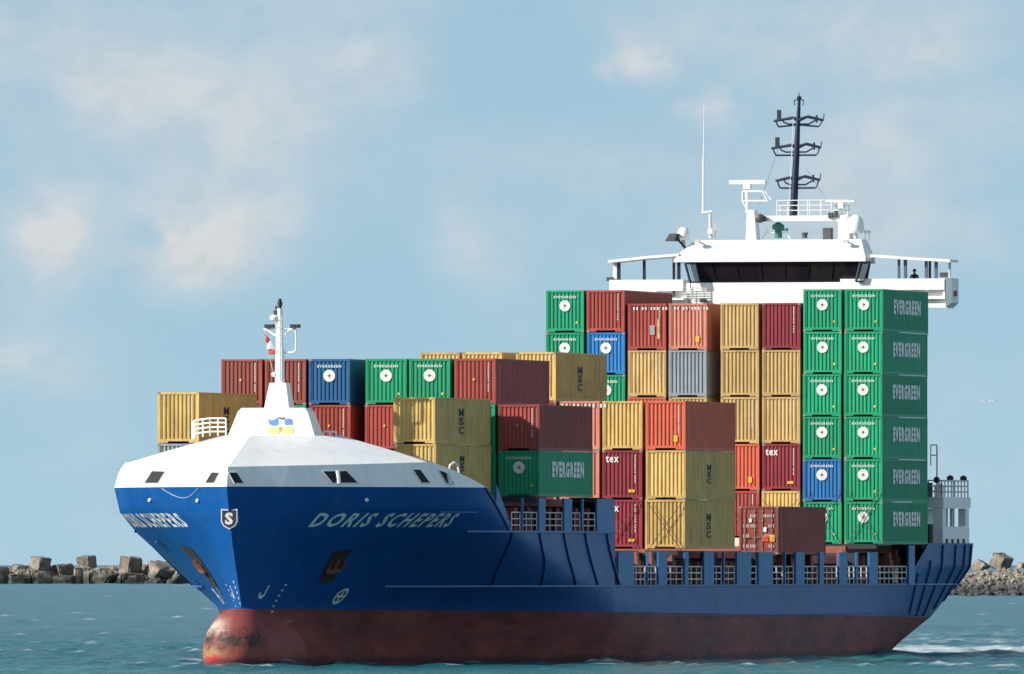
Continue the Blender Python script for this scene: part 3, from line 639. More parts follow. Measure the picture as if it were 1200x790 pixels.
# little courtesy flag on the halyard
fl = empty('courtesy_flag', (0, 0, 0)); fl.parent = fm
def cloth(x0, x1, z0, z1, shift, mat, name):
    m = MB(); rows = []
    for i in range(7):
        t = i / 6; rows.append([(x0 + (x1 - x0) * k / 4 + shift * t + .04 * math.sin(t * 5 + k), .06 * math.sin(4 * t + k * 1.2), z1 + (z0 - z1) * t) for k in range(5)])
    m.grid(rows); o = m.build(name, mat, fl); o.data.polygons.foreach_set('use_smooth', [True] * len(o.data.polygons)); return o
cloth(-.95, -.72, 18.3, 18.75, .12, 'flagred', 'red_stripe'); cloth(-.84, -.48, 17.9, 18.34, .14, 'mark', 'white_stripe'); cloth(-.78, -.2, 17.6, 17.92, .15, 'flagred', 'red_stripe')
# railings
def rail(name, pts, h, parent, levels=3, r=.035, step=1.4, mat='railing', n=5):
    m = MB(); pts = [Vector(p) for p in pts]
    for a, b in zip(pts[:-1], pts[1:]):
        for k in range(levels): z = h * (k + 1) / levels; m.tube(a + Vector((0, 0, z)), b + Vector((0, 0, z)), r, n=n)
        q = max(1, round((b - a).length / step))
        for i in range(q + 1): p_ = a.lerp(b, i / q); m.tube(p_, p_ + Vector((0, 0, h)), r, n=n)
    return m.build(name, mat, parent)
rail('railing', [(-4.9, 9.8, 12.78), (-4.5, 9.1, 12.9), (-3.6, 8.9, 13.0), (-2.7, 9.0, 13.0)], 1.0, fc, 4, .05, .45, 'white')
rail('railing', [(2.7, 10.2, 13.0), (3.4, 10.3, 12.98)], .25, fc, 1, .05, .35, 'white')

# ---------------------------------------------------------- hatches, coamings, stanchions
def hatch(ya, yb, zt, w=8.2, zb=4.4, name='hatch_coaming'):
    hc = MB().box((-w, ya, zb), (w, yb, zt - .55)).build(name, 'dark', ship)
    cv = MB().box((-w - .35, ya - .1, zt - .5), (w + .35, yb + .1, zt - .06)).build('hatch_cover', 'redoxide', ship)
    for i in range(7):
        y = ya + .6 + (yb - ya - 1.2) * i / 6
        for s in (1, -1): MB().box((min(s * w, s * (w + .9)), y - .12, zb), (max(s * w, s * (w + .9)), y + .12, zt - .7)).build('coaming_stay', 'redoxide', ship)
hatch(13.2, 26.4, 9.66, 8.1, 7.5); hatch(27.0, 43.6, 9.6, 8.1, 7.5)
for ya, yb in ((45.2, 58.6), (60.6, 73.8), (75.0, 84.0)): hatch(ya, yb, 6.62)
hatch(85.0, 97.6, 6.35)
for ya, yb in ((44.3, 45.1), (58.75, 60.4), (73.95, 74.8), (84.15, 84.85), (97.75, 98.6), (109.75, 110.7)): MB().box((-9.4, ya, 4.42), (9.4, yb, 6.45)).build('added_dark_filler', 'dark', ship)  # dark boxes added between hatches to hide the sunlit stanchions beyond
MB().box((-10.2, 43.7, 7.52), (10.2, 43.95, 9.5)).build('added_dark_screen', 'dark', ship)  # dark wall added to hide sunlit containers seen down the passage
hatch(98.8, 109.6, 6.3); hatch(110.9, 123.8, 6.95)
def stanchion(px0, px1, zb, zt, xo=10.72):
    w = px1 - px0; dx = .12; dy = max(.16, (w - dx * 18.5) / 4.9)
    y0 = yof(px0, xo - dx)
    def bx(s):
        a, b_ = sorted((s * (xo - dx), s * xo)); m = MB().box((a, y0, zb), (b_, y0 + dy, zt))
        return m
    for s in (1, -1): bx(s).build('stanchion', 'postblue', ship)
    return y0, y0 + dy
up = [(610, 612.5), (629.6, 639), (659, 670), (680, 683.8), (697.5, 719.7)]
lo = [(722.5, 742.8), (756.8, 759.7), (769.6, 781.8), (800.5, 807), (823, 837), (846, 849.5), (861.5, 881), (887, 906.7), (918, 921), (930.6, 943.8), (958.5, 966), (981.7, 994), (1001.7, 1006), (1016.7, 1030), (1063, 1073)]
ext = [stanchion(a, b_, 7.6, 9.55, 10.75) for a, b_ in up]
ys = [yof(601, 10.7)] + [v for e in ext for v in e]
for i in range(0, len(ys) - 2, 2):
    for s in (1, -1): rail('railing', [(s * 10.6, ys[i] + .05, 7.62), (s * 10.6, ys[i + 1] - .05, 7.62)], 1.1, ship, 3, .04, 1.3)
ext = [stanchion(a, b_, 4.45, 6.5) for a, b_ in lo[:-1]] + [stanchion(*lo[-1], 4.45, 6.95)]
ys = [v for e in ext for v in e][1:]
for i in range(0, len(ys) - 2, 2):
    if ys[i + 1] - ys[i] > .5:
        for s in (1, -1): rail('railing', [(s * 10.55, ys[i] + .05, 4.5), (s * 10.55, ys[i + 1] - .05, 4.5)], 1.12, ship, 3, .045, 1.2)
# dark bulkheads behind the stanchions, so the side passage reads as deep shade
# pale corner bulwark just aft of the whaleback
for s in (1, -1):
    MB().hexa([(s * 10.3, 19.0), (s * 10.45, 19.0), (s * 10.45, 22.4), (s * 10.3, 22.4)][::s], [7.6] * 4, [10.3, 10.3, 7.9, 7.9][::s]).build('bulwark_bracket', 'hullblue', ship)
# outboard beams carrying the outermost container row
for s in (1, -1):
    for ya, yb, z in ((27.0, 43.6, 9.35), (60.6, 97.6, 6.3), (110.9, 123.8, 6.72)):
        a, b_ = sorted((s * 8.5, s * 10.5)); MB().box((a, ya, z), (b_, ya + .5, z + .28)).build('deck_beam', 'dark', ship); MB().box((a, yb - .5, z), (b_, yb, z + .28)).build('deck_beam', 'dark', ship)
# diagonal lashing rods across the lowest fronts
def lash(x0, x1, y, z0, z1):
    MB().tube((x0 + .1, y, z0), (x1 - .1, y - .02, z1), .022, n=5).build('lashing_rod', 'steel', ship)
    MB().tube((x1 - .1, y - .05, z0), (x0 + .1, y - .07, z1), .022, n=5).build('lashing_rod', 'steel', ship)

# ---------------------------------------------------------- accommodation and bridge
YB = 128.6
P = lambda px, v, y=YB: at(px, v, y)
br = empty('bridge', (0, 0, 0)); br.parent = ship
m = MB().hexa([(-6.3, 129.2), (5.6, 129.2), (4.2, 135.8), (-6.3, 135.8)], 6.9, 23.3); m.build('deckhouse_wall', 'white', br)
# bridge front below the windows
m = MB(); m.hexa([(-5.6, 128.5), (5.0, 128.5), (5.6, 129.2), (4.2, 135.9), (-6.4, 135.9), (-6.4, 129.6)], 21.6, 23.62); m.build('bridge_front', 'white', br)
# dark window band, leaning outwards at the top
zb_, zt_ = 23.62, 24.9
bo_ = [(-5.6, 128.55), (4.9, 128.55), (5.45, 129.4), (4.0, 135.5), (-6.1, 135.5), (-6.1, 130.2)]
to_ = [(-5.9, 128.15), (5.2, 128.15), (5.75, 129.2), (4.2, 135.7), (-6.45, 135.7), (-6.45, 130.0)]
def lerp2(a, b_, t): return (a[0] + (b_[0] - a[0]) * t, a[1] + (b_[1] - a[1]) * t)
def pane(a0, b0, a1, b1, z0, z1, name='window', mat='glass', off=0):
    m = MB(); m.quad((a0[0], a0[1] - off, z0), (b0[0], b0[1] - off, z0), (b1[0], b1[1] - off, z1), (a1[0], a1[1] - off, z1)); return m.build(name, mat, br)
MB().hexa([(x * .985, y + .12) for x, y in bo_], zb_, zt_, [(x * .985, y + .12) for x, y in to_]).build('window_frame', 'dark', br)
for i in range(7):
    t0, t1 = i / 7 + .006, (i + 1) / 7 - .006
    pane(lerp2(bo_[0], bo_[1], t0), lerp2(bo_[0], bo_[1], t1), lerp2(to_[0], to_[1], t0), lerp2(to_[0], to_[1], t1), zb_ + .04, zt_ - .04)
for a, b_, s in ((1, 2, 1), (5, 0, -1)):
    pane(lerp2(bo_[a], bo_[b_], .06), lerp2(bo_[a], bo_[b_], .94), lerp2(to_[a], to_[b_], .06), lerp2(to_[a], to_[b_], .94), zb_ + .04, zt_ - .04, off=.02)
# outer glazed wing screens
for pts in (((803, 309), (815, 309), (820, 331), (809, 331)), ((1008, 308), (1018, 308), (1012, 330), (1003, 330))):
    q = [P(x, v, 128.0) for x, v in pts]; m = MB(); m.quad(*[tuple(v) for v in q]); sc_ = m.build('screen_window', 'glassclear', br)
    f = MB(); 
    for i in range(4): f.tube(q[i], q[(i + 1) % 4], .09 if i == 3 else .05, n=6)
    f.build('screen_frame', 'navy', sc_)
# roof and visor
m = MB(); m.hexa([(-6.75, 127.9), (5.7, 127.9), (6.05, 128.7), (4.35, 136.2), (-7.15, 136.2), (-7.15, 129.0)], 24.92, 25.15)
m.hexa([(-6.75, 127.9), (5.7, 127.9), (6.05, 128.7), (4.35, 136.2), (-7.15, 136.2), (-7.15, 129.0)], 25.15, 26.33, [(-5.75, 129.2), (5.1, 129.2), (5.25, 129.8), (4.0, 135.6), (-6.0, 135.6), (-6.0, 130.0)])
m.build('bridge_roof', 'white', br)
# wings
m = MB()
for s, pa, pb in ((-1, 714.5, 801), (1, 985, 1107)):
    a, b_ = P(pa, 330, 128.3).x, P(pb, 330, 128.3).x
    MB().box((a, 128.2, 23.1), (b_, 128.32, 23.82)).box((a, 128.32, 22.52), (b_, 130.3, 22.64)).box((a, 130.3, 22.66), (b_, 130.42, 23.82)).box((a if s < 0 else b_ - .12, 128.33, 22.66), ((a + .12) if s < 0 else b_, 130.29, 23.82)).build('wing', 'white', br)
MB().hexa([(-10.2, 128.7), (-6.2, 128.7), (-6.2, 132), (-10.2, 132)], [22.4, 22.3, 22.3, 22.4], 22.5).build('wing_support', 'white', br)
xa, xb = P(1085, 345).x, P(1118, 345).x
m = MB(); m.hexa([(5.8, 128.6), (xb - .45, 128.6), (xb - .45, 130.4), (5.8, 130.4)], [22.1, 21.95, 21.95, 22.1], 22.5)
m.box((5.8, 128.62, 22.5), (xb - .62, 128.8, 23.08))
m.build('wing_support', 'white', br)
m = MB(); m.hexa([(xb - .45, 128.2), (xb - .1, 128.4), (xb - .1, 130.3), (xb - .45, 130.4)], [22.0, 22.3, 22.3, 22.0], 23.85); m.build('wing_end_box', 'white', br)
MB().box((xb - .08, 129, 22.7), (xb + .05, 129.3, 23.05)).build('side_light', 'sticker_red', br)
MB().box((xb - .9, 128.5, 23.9), (xb - .45, 128.8, 24.2)).build('wing_console', 'steel', br)
MB().box((P(712, 0).x, 128.3, 23.75), (P(719, 0).x, 128.6, 24.0)).build('side_light', 'steel', br)
# canopies over the wings and their posts
for pl in (((714, 307), (760, 302), (797, 299)), ((1022, 300), (1070, 303.5), (1115, 306))):
    q = [P(x, v, 128.4) for x, v in pl]; m = MB(); rows = []
    for v in q: rows.append([(v.x, 128.0, v.z - .07), (v.x, 130.3, v.z - .07), (v.x, 130.3, v.z + .1), (v.x, 128.0, v.z + .1)])
    m.grid(rows, close=True); m.f.append((0, 1, 2, 3)); m.f.append((11, 10, 9, 8)); cn = m.build('wing_canopy', 'white', br); fix_normals(cn.data)
for px, mt, r in ((721, 'white', .12), (725.5, 'navy', .08), (755, 'navy', .08), (795.5, 'navy', .09), (1053.5, 'ribgrey', .07), (1061, 'ribgrey', .09), (1085.5, 'ribgrey', .08), (1097, 'ribgrey', .09), (1113, 'railing', .06)):
    v0, v1 = P(px, 328.5, 128.6), P(px, np.interp(px, [714, 797, 1022, 1115], [309, 301, 302, 308]), 128.6)
    MB().box((v0.x - r, 128.5, v0.z - .6), (v0.x + r, 128.7, v1.z)).build('canopy_post', mt, br)
for px in (790, 1090): v0 = P(px, 302, 130.2); MB().box((v0.x - .07, 130.05, 22.7), (v0.x + .07, 130.2, v0.z - .05)).build('canopy_post', 'steel', br)
# stair and locker at the starboard foot of the bridge
rail('stair_rail', [P(801, 352, 128.3), P(828, 352, 128.3)], .75, br, 5, .03, .5)
MB().box((P(822, 0).x, 128.2, 22.35), (P(829, 0).x, 128.4, 22.6)).build('locker', 'dark', br)
# bow-facing floodlights on the visor
for px, d_ in ((819, 1), (993, 1)):
    v0 = P(px, 283, 128.6); MB().box((v0.x - .22, 128.2, v0.z - .1), (v0.x + .12, 128.5, v0.z + .12)).tube((v0.x, 128.5, v0.z), (v0.x + .45, 129.0, v0.z - .3), .06).build('floodlight', 'railing', br)
# big searchlight and radome on the starboard roof corner
v0 = P(789, 279, 128.6)
MB().hexa([(v0.x - .5, 128.4), (v0.x + .15, 128.2), (v0.x + .25, 128.9), (v0.x - .4, 129.1)], v0.z - .2, v0.z + .28, [(v0.x - .2, 128.4), (v0.x + .35, 128.2), (v0.x + .4, 128.9), (v0.x - .1, 129.1)]).tube((v0.x + .2, 128.7, v0.z), (v0.x + .75, 129, v0.z - .7), .08).build('searchlight', 'dark', br)
def dome(px, v, r, h, name='radome', y=129.6):
    c_ = P(px, v, y); prof = [(r * .55, -.02), (r * .85, 0)] + [(r, h * .15), (r * 1.0, h * .45), (r * .93, h * .65), (r * .75, h * .83), (r * .45, h * .95), (.02, h)]
    o = MB().lathe(prof, c_, 18).build(name, 'white', br, 60); MB().tube((c_.x, c_.y, c_.z - .5), (c_.x, c_.y, c_.z), .12).build('dome_foot', 'railing', o); return o
dome(801, 281, .40, .80, y=129.0); dome(1003, 273, .52, 1.15)
# whip antenna with its bracket mast
v0 = P(824, 250, 129.5)
MB().tube((v0.x, 129.5, v0.z), (v0.x + .02, 129.5, v0.z + 3.6), .075, .05, 8).tube((v0.x + .02, 129.5, v0.z + 3.6), (v0.x + .06, 129.5, v0.z + 7.0), .035, .012, 6).build('whip_antenna', 'white', br, 40)
v1 = P(833, 279, 129.5)
MB().tube((v1.x, 129.5, v1.z), (v1.x - .05, 129.5, v1.z + 1.55), .13, .09).tube((v0.x - .1, 129.5, v0.z), (v1.x + .1, 129.5, v0.z + .1), .09).tube((v1.x + .3, 129.5, v1.z), (v1.x + .3, 129.5, v1.z + .9), .03).box((v1.x - .15, 129.2, v1.z + .25), (v1.x + .18, 129.35, v1.z + .6)).build('antenna_bracket', 'railing', br)
# gantry over the roof
zr, zg0, zg1 = 26.3, P(0, 264).z, P(0, 257).z
xl0, xl1, xr0, xr1 = P(867.5, 0).x, P(881, 0).x, P(976, 0).x, P(989, 0).x
ga = MB().hexa([(xl0, 130), (xl1 - .05, 130), (xl1 - .05, 131), (xl0, 131)], zr, zg1 + .35, [(xl0 + .08, 130), (xl1 - .2, 130), (xl1 - .2, 131), (xl0 + .08, 131)])
ga.box((xr0, 130, zr), (xr1, 131, zg1)).box((xl1 - .19, 130.05, zg0 + .02), (xr0 + .02, 130.95, zg1 - .02))
ga = ga.build('radar_gantry', 'white', br)
rail('gantry_rail', [(P(904, 0).x, 130.1, zg1), (P(968, 0).x, 130.1, zg1)], .95, ga, 3, .03, .7, 'white')
rail('gantry_rail', [(P(904, 0).x, 130.9, zg1), (P(985, 0).x, 130.9, zg1)], .95, ga, 3, .03, .9, 'white')
pl0 = P(871, 252, 130.2).z
m = MB(); zt0 = P(0, 240).z; zt1 = P(0, 229).z
m.path([(P(870, 0).x, 130.1, zg1 + .3), (P(863.5, 0).x, 130.1, zt0), (P(863.5, 0).x, 130.1, zt1), (P(887, 0).x, 130.1, zt1), (P(893, 0).x, 130.1, zt0), (P(863.5, 0).x, 130.1, zt0)], .06)
m.path([(P(866, 0).x, 130.8, zg1 + .3), (P(864, 0).x, 130.8, zt1), (P(887, 0).x, 130.8, zt1), (P(895, 0).x, 130.8, zt0)], .045); m.build('radar_platform', 'white', ga)
def radar(px, v, w, h, base_v, r=.06):
    c_ = P(px, v, 130.5); z0 = P(0, base_v, 130.5).z
    MB().tube((c_.x, 130.5, z0), (c_.x, 130.5, c_.z - .3), .12, .1).box((c_.x - .24, 130.3, c_.z - .45), (c_.x + .22, 130.7, c_.z - .08)).build('radar_pedestal', 'white', ga)
    MB().hexa([(c_.x - w / 2, 130.35), (c_.x + w / 2, 130.35), (c_.x + w / 2, 130.65), (c_.x - w / 2, 130.65)], c_.z - h / 2, c_.z + h / 2).build('radar_scanner', 'white', ga)
radar(876, 213.5, 2.35, .26, 254); radar(985, 236, 1.9, .1, 257)
c_ = P(891, 256, 130); MB().lathe([(.1, -.3), (.28, -.2), (.3, .15), (.12, .3)], (c_.x, 129.8, c_.z), 12, 1).box((c_.x + .2, 129.7, c_.z - .2), (c_.x + .42, 130.0, c_.z + .1)).build('searchlight', 'steel', ga, 40)
c_ = P(978, 251, 130); MB().box((c_.x - .4, 129.9, c_.z - .25), (c_.x - .1, 130.2, c_.z + .1)).box((c_.x, 129.9, c_.z - .2), (c_.x + .22, 130.2, c_.z + .22)).build('instrument_box', 'steel', ga)
c_ = P(912, 279, 130.6); MB().lathe([(.25, 0), (.25, .3), (.2, .5), (.38, .55), (.4, .8), (.12, 1.0)], c_, 12).box((c_.x + .2, 130.4, c_.z + .45), (c_.x + .6, 130.8, c_.z + .62)).build('binnacle', 'glassgreen', br, 40)
for a, b_ in (((893, 280), (900, 268)), ((926, 280), (920, 268))): MB().tube(P(a[0], a[1], 130.6), P(b_[0], b_[1], 130.6), .045).build('binnacle_stay', 'white', br)
MB().tube(P(898, 273, 130.6), P(923, 273, 130.6), .03).build('binnacle_stay', 'white', br)
c_ = P(943, 279, 130.4); MB().lathe([(.18, 0), (.16, .2), (.22, .25), (.2, .35)], c_, 10).build('roof_vent', 'steel', br)
c_ = P(970, 279, 130.6); MB().box((c_.x - .3, 130.5, 26.3), (c_.x + .2, 131.2, 27.1)).build('vent_box', 'steel', br)
for px in (1014, 1018.5): c_ = P(px, 280, 130); MB().tube((c_.x, 130, c_.z - .1), (c_.x, 130, c_.z + .38), .04).lathe([(.04, 0), (.11, .04), (.11, .16), (.03, .2)], (c_.x, 130, c_.z + .35), 8).build('gps_antenna', 'white', br)
MB().tube(P(992, 258, 130), P(994, 248, 130), .05).build('stub_antenna', 'white', br)
# navy signal mast
mm = empty('signal_mast'); mm.parent = br
b0, b1 = P(929.5, 257, 131), P(936.5, 118, 131)
MB().tube(b0, b0.lerp(b1, .55), .25, .2, 12).tube(b0.lerp(b1, .55), b1, .2, .1, 10).build('mast_pole', 'navy', mm, 40)
ld = MB(); off = Vector((-.28, -.15, 0))
for k in range(0): t = .04 + k * .05; c2 = b0.lerp(b1, t) + off; ld.tube(c2, c2 + Vector((.3, 0, 0)), .02, n=4)
ld.tube(b0 + off, b0.lerp(b1, .85) + off, .025, n=4); ld.build('mast_ladder', 'railing', mm)
for (v, pl_, pr, loopb, lamp) in ((139, 907, 965, 155, 912), (171, 904, 962, 188, 910), (209, 909, 961, 226, None)):
    pc = P(np.interp(v, [118, 257], [936.5, 929.5]), v, 131); a = P(pl_, v + 3, 131); b_ = P(pr, v + 2, 131)
    MB().tube(a, pc + Vector((-.35, 0, .05)), .08, .10).tube(pc + Vector((-.35, 0, .05)), pc + Vector((0, 0, -.1)), .09, .14).tube(pc + Vector((0, 0, -.1)), pc + Vector((.6, 0, .12)), .14, .08).tube(pc + Vector((.6, 0, .12)), b_, .10, .08).build('yardarm', 'navy', mm)
    q = P(0, loopb, 131).z
    lp = MB()
    lp.path([(a.x + .15, 131, a.z), (a.x + .16, 131, q + .25), (a.x + .3, 131, q), (pc.x, 131, q + (.12 if v < 150 else 0)), (b_.x - .3, 131, q), (b_.x - .15, 131, q + .25), (b_.x - .12, 131, b_.z)], .058)
    z2 = a.z * .45 + q * .55
    lp.path([(a.x + .55, 131, a.z + .05), (a.x + .65, 131, z2 + .12), (a.x + .95, 131, z2), (pc.x, 131, z2), (b_.x - .95, 131, z2), (b_.x - .6, 131, z2 + .2), (b_.x - .5, 131, b_.z)], .052); lp.build('cable_hoop', 'navy', mm)
    if lamp:
        c2 = P(lamp + 1, v + 1, 131); MB().box((c2.x - .12, 130.9, c2.z - .1), (c2.x + .12, 131.1, c2.z + .6)).build('signal_light', 'dark', mm)
    c2 = P(pr - 8, v, 131); MB().tube((c2.x, 131, c2.z - .25), (c2.x, 131, c2.z + .22), .07).tube((b_.x - .02, 131, b_.z), (b_.x + .05, 131, b_.z + .4), .035).build('signal_light', 'navy', mm)
c2 = b1; MB().lathe([(.05, 0), (.15, .05), (.15, .25), (.06, .3)], c2, 10).tube(c2, c2 + Vector((0, 0, .5)), .03).build('masthead_light', 'navy', mm)
MB().path([(c2.x - .3, 131, c2.z - .3), (c2.x - .32, 131, c2.z + .0), (c2.x, 131, c2.z + .1), (c2.x + .3, 131, c2.z + .02), (c2.x + .25, 131, c2.z - .3)], .035).build('guard_hoop', 'navy', mm)
MB().path([P(914, 168, 131), P(890, 240, 130.5)], .012, 4).build('stay_wire', 'steel', mm)
MB().path([P(944, 196, 131), P(972, 240, 130.5)], .012, 4).build('stay_wire', 'steel', mm)
# funnel-side vent and aft house on the poop
po = empty('poop_house'); po.parent = ship
y1, y2, y3 = yof(1107, 10.25), yof(1130, 10.25), yof(1137, 10.25)
za, zb1, zc_, zd = 6.95, 8.15, 9.35, 10.02
m = MB()
m.box((9.55, y1 - .3, za), (10.2, y1 + .25, zd - .72)); m.box((10.0, y1 + .26, za), (10.2, y3 - .02, zb1)); m.box((9.7, y3 - 1.0, zb1 + .01), (10.17, y3 - .03, zd - .72))
m.box((8.2, y1 - .35, zd - .7), (10.25, y3 + .1, zd)); m.box((9.99, y1 + .26, zb1 + .0), (10.19, y1 + .7, zd - .72))
m.box((4.0, y1 + 1.5, za), (8.4, y3, zd - .72))
m.build('house_wall', 'white', po)
for yy in (y1 + 1.6, y1 + 2.9, y1 + 3.4): MB().box((9.9, yy, zb1), (10.05, yy + .2, zd - .72)).build('house_pillar', 'railing', po)
for k in range(4): MB().box((10.19, y1 + .5 + k * 1.55, za + .15), (10.24, y1 + 1.0 + k * 1.55, za + .42)).build('freeing_port', 'dark', po)
MB().box((9.2, y1 - 1.4, 6.95), (9.6, y1 - .5, 8.3)).build('deck_locker', 'dark', po)
rail('railing', [(8.4, y1 - .2, zd), (10.1, y1 - .2, zd), (10.1, y3, zd), (8.2, y3, zd)], 1.05, po, 3, .045, .9)
MB().box((8.6, y1 - .9, zd), (9.4, y1 + .3, zd + .9)).build('winch_box', 'dark', po)
MB().lathe([(.3, 0), (.32, .7), (.1, .9)], (9.6, y1 + 1.2, zd), 12).build('liferaft', 'white', po, 40)
for yy in (y3 - .4, y1 + 3): MB().lathe([(.1, 0), (.22, .1), (.22, .3), (.05, .4)], (9.9, yy, zd + 1.0), 10).build('deck_lamp', 'dark', po)
c_ = at(1098, 565, 128.2); MB().tube((c_.x, 128.2, 10.0), (c_.x, 128.2, 13.2), .05).build('flagpole', 'railing', po)
rail('railing', [(c_.x - .4, 128.2, 12.0), (c_.x, 128.2, 12.0)], 1.3, po, 2, .04, .4)
MB().lathe([(.12, 0), (.2, .1), (.2, .3), (.06, .4)], (c_.x, 128.1, 10.9), 10).build('deck_lamp', 'navy', po)
# black gaps are real: pump-room cowl and pillars under the aft bay
for (px, w) in ((984, .3), (1047, .4)):
    yy = yof(px, 9.6); MB().box((9.4, yy, 4.45), (9.8, yy + w, 6.7)).build('bay_pillar', 'redoxide', ship)
for i, px in enumerate((747, 764, 788, 916, 927, 950, 1043)):
    yy = yof(px, 9.9); MB().hexa([(9.6, yy), (9.95, yy), (9.95, yy + .5), (9.6, yy + .5)], 5.2, 6.5, [(9.5, yy), (9.85, yy), (9.85, yy + .5), (9.5, yy + .5)]).box((9.55, yy + .5, 5.4), (9.9, yy + .9, 6.0)).build('lashing_bin', 'redoxide', ship)
for px in (603, 618, 643, 652, 674, 688):
    yy = yof(px, 9.9); MB().box((9.55, yy, 7.6), (9.9, yy + .7, 9.0)).build('lashing_bin', 'darkred' if px != 688 else 'sticker_red', ship)
for s in (1,):
    MB().tube((10.3, yof(1048, 10.3), 4.6), (10.3, yof(1048, 10.3) + .5, 5.5), .14).build('gangway_end', 'mark', ship)

# ================================================================== CONTAINERS
LC, WC = 12.19, 2.438
def corr_profile(length, pitch, depth, flat_=.5):
    n = max(2, int(round(length / pitch))); p = length / n; pts = []
    for i in range(n):
        a = i * p; pts += [(a, 0), (a + p * .30, 0), (a + p * .5, depth), (a + p * .8, depth)]
    pts.append((length, 0)); return pts
CM = {}
def make_cont_meshes(h):
    fr = MB(); pw = .14
    for x in (-WC / 2, WC / 2 - pw):
        for y in (0, LC - .16): fr.box((x, y, .0), (x + pw, y + .16, h))
    for y in (.004, LC - .11):
        fr.box((-WC / 2 + pw, y, h - .13), (WC / 2 - pw, y + .105, h - .004))
        fr.box((-WC / 2 + pw, y, .12), (WC / 2 - pw, y + .105, .25))
        for sx in (-1, 1):
            a, b_ = sorted((sx * (WC / 2 - pw), sx * .62)); fr.box((a, y, .03), (b_, y + .104, .118))
    for x in (-WC / 2, WC / 2 - .06):
        fr.box((x + .004, .16, h - .09), (x + .056, LC - .16, h - .006)); fr.box((x + .004, .16, .0), (x + .056, LC - .16, .17))
    fr.box((-WC / 2 + .07, .11, .13), (WC / 2 - .07, LC - .12, .17))
    x0, x1, z0, z1 = -WC / 2 + pw, WC / 2 - pw, .25, h - .13
    e = MB(); prof = corr_profile(x1 - x0, .245, .05); e.grid([[(x0 + a, .022 + d_, z) for a, d_ in prof] for z in (z0, z1)])
    sd_ = MB(); prof = corr_profile(LC - .32, .31, .04); sd_.grid([[(WC / 2 - .012 - d_, .16 + a, z) for a, d_ in prof] for z in (.17, h - .09)])
    rf_ = MB().box((-WC / 2 + .06, .11, h - .06), (WC / 2 - .06, LC - .11, h - .03))
    for i in range(34): y = .3 + i * .35; rf_.box((-WC / 2 + .16, y, h - .029), (WC / 2 - .16, y + .14, h - .012))
    dr = MB(); w = (x1 - x0) / 2 - .01; dr.box((0, 0, z0), (w, .045, z1))
    for k in range(4): zz_ = z0 + (z1 - z0) * (k + .08) / 4; dr.box((.08, -.016, zz_), (w - .08, -.002, zz_ + (z1 - z0) / 4 * .72))
    rod = MB().tube((0, 0, .12), (0, 0, h - .05), .022, n=6)
    for k in range(5): zz_ = .3 + (h - .6) * k / 4; rod.box((-.05, -.03, zz_ - .035), (.05, .03, zz_ + .035))
    rod.box((-.02, -.05, 1.0), (.3, -.03, 1.05))
    cs = MB().box((0, 0, 0), (.165, .18, .118))
    CM[h] = {k: slot(v.mesh(k)) for k, v in (('frame', fr), ('end_panel', e), ('side_panel', sd_), ('roof_panel', rf_), ('door', dr), ('lock_rod', rod), ('corner_casting', cs))}
HS, HH = 2.632, 2.912
make_cont_meshes(HS); make_cont_meshes(HH)
TXT = {
 'side_word': slot(text_mesh('EVERGREEN', .92, .05, 0, 7.2, spacing=1.3)), 'small_word': slot(text_mesh('EVERGREEN', .15, .004, 0, 1.42, align='CENTER', spacing=1.3)),
 'tex': slot(text_mesh('tex', .42, .010, 0, .80, spacing=1.15)),
}
def stack_letters(txt, w, h, gap=.08):
    m = MB(); z = 0
    for ch in reversed(txt):
        me_ = text_mesh(ch, h, .016, 0, w); n = len(m.v)
        m.v += [(v.co.x, v.co.y + z, 0) for v in me_.vertices]; m.f += [tuple(n + i for i in p_.vertices) for p_ in me_.polygons]; z += h + gap
    return slot(m.mesh('letters'))
TXT['msc'] = stack_letters('MSC', .95, .36, .03); TXT['msc_big'] = stack_letters('MSC', 1.15, .45, .06)
def roundel():
    m = MB(); m.quad(*[(.35 * math.cos(2 * math.pi * i / 24), .35 * math.sin(2 * math.pi * i / 24), 0) for i in range(24)]); return slot(m.mesh('roundel'))
def roundel_star():
    m = MB()
    for k in range(8):
        a = k * math.pi / 4; c_, s_ = math.cos(a), math.sin(a); r = .17 if k % 2 == 0 else .11
        m.quad((-.035 * s_, .035 * c_, 0), (.03 * s_, -.03 * c_, 0), (r * c_, r * s_, 0))
    m.quad(*[(.07 * math.cos(2 * math.pi * i / 12), .07 * math.sin(2 * math.pi * i / 12), 0) for i in range(12)]); return slot(m.mesh('star'))
ROUND, STAR = roundel(), roundel_star()
def ticks(n, w, h, gap, vertical=False):
    m = MB(); p_ = 0; r = random.Random(n)
    for i in range(n):
        if r.random() < .14: p_ += gap * 2
        if vertical: m.quad((0, -p_, 0), (w, -p_, 0), (w, -p_ + h * .8, 0), (0, -p_ + h * .8, 0)); p_ += h + gap
        else: m.quad((p_, 0, 0), (p_ + w * .8, 0, 0), (p_ + w * .8, h, 0), (p_, h, 0)); p_ += w + gap
    return slot(m.mesh('marks'))
CODE = ticks(13, .07, .085, .04, True); ROW = ticks(9, .12, .17, .08); BIGROW = ticks(9, .15, .22, .10)
SQ = slot(MB().quad((0, 0, 0), (1, 0, 0), (1, 1, 0), (0, 1, 0)).mesh('square'))
RX90 = (math.radians(90), 0, 0)
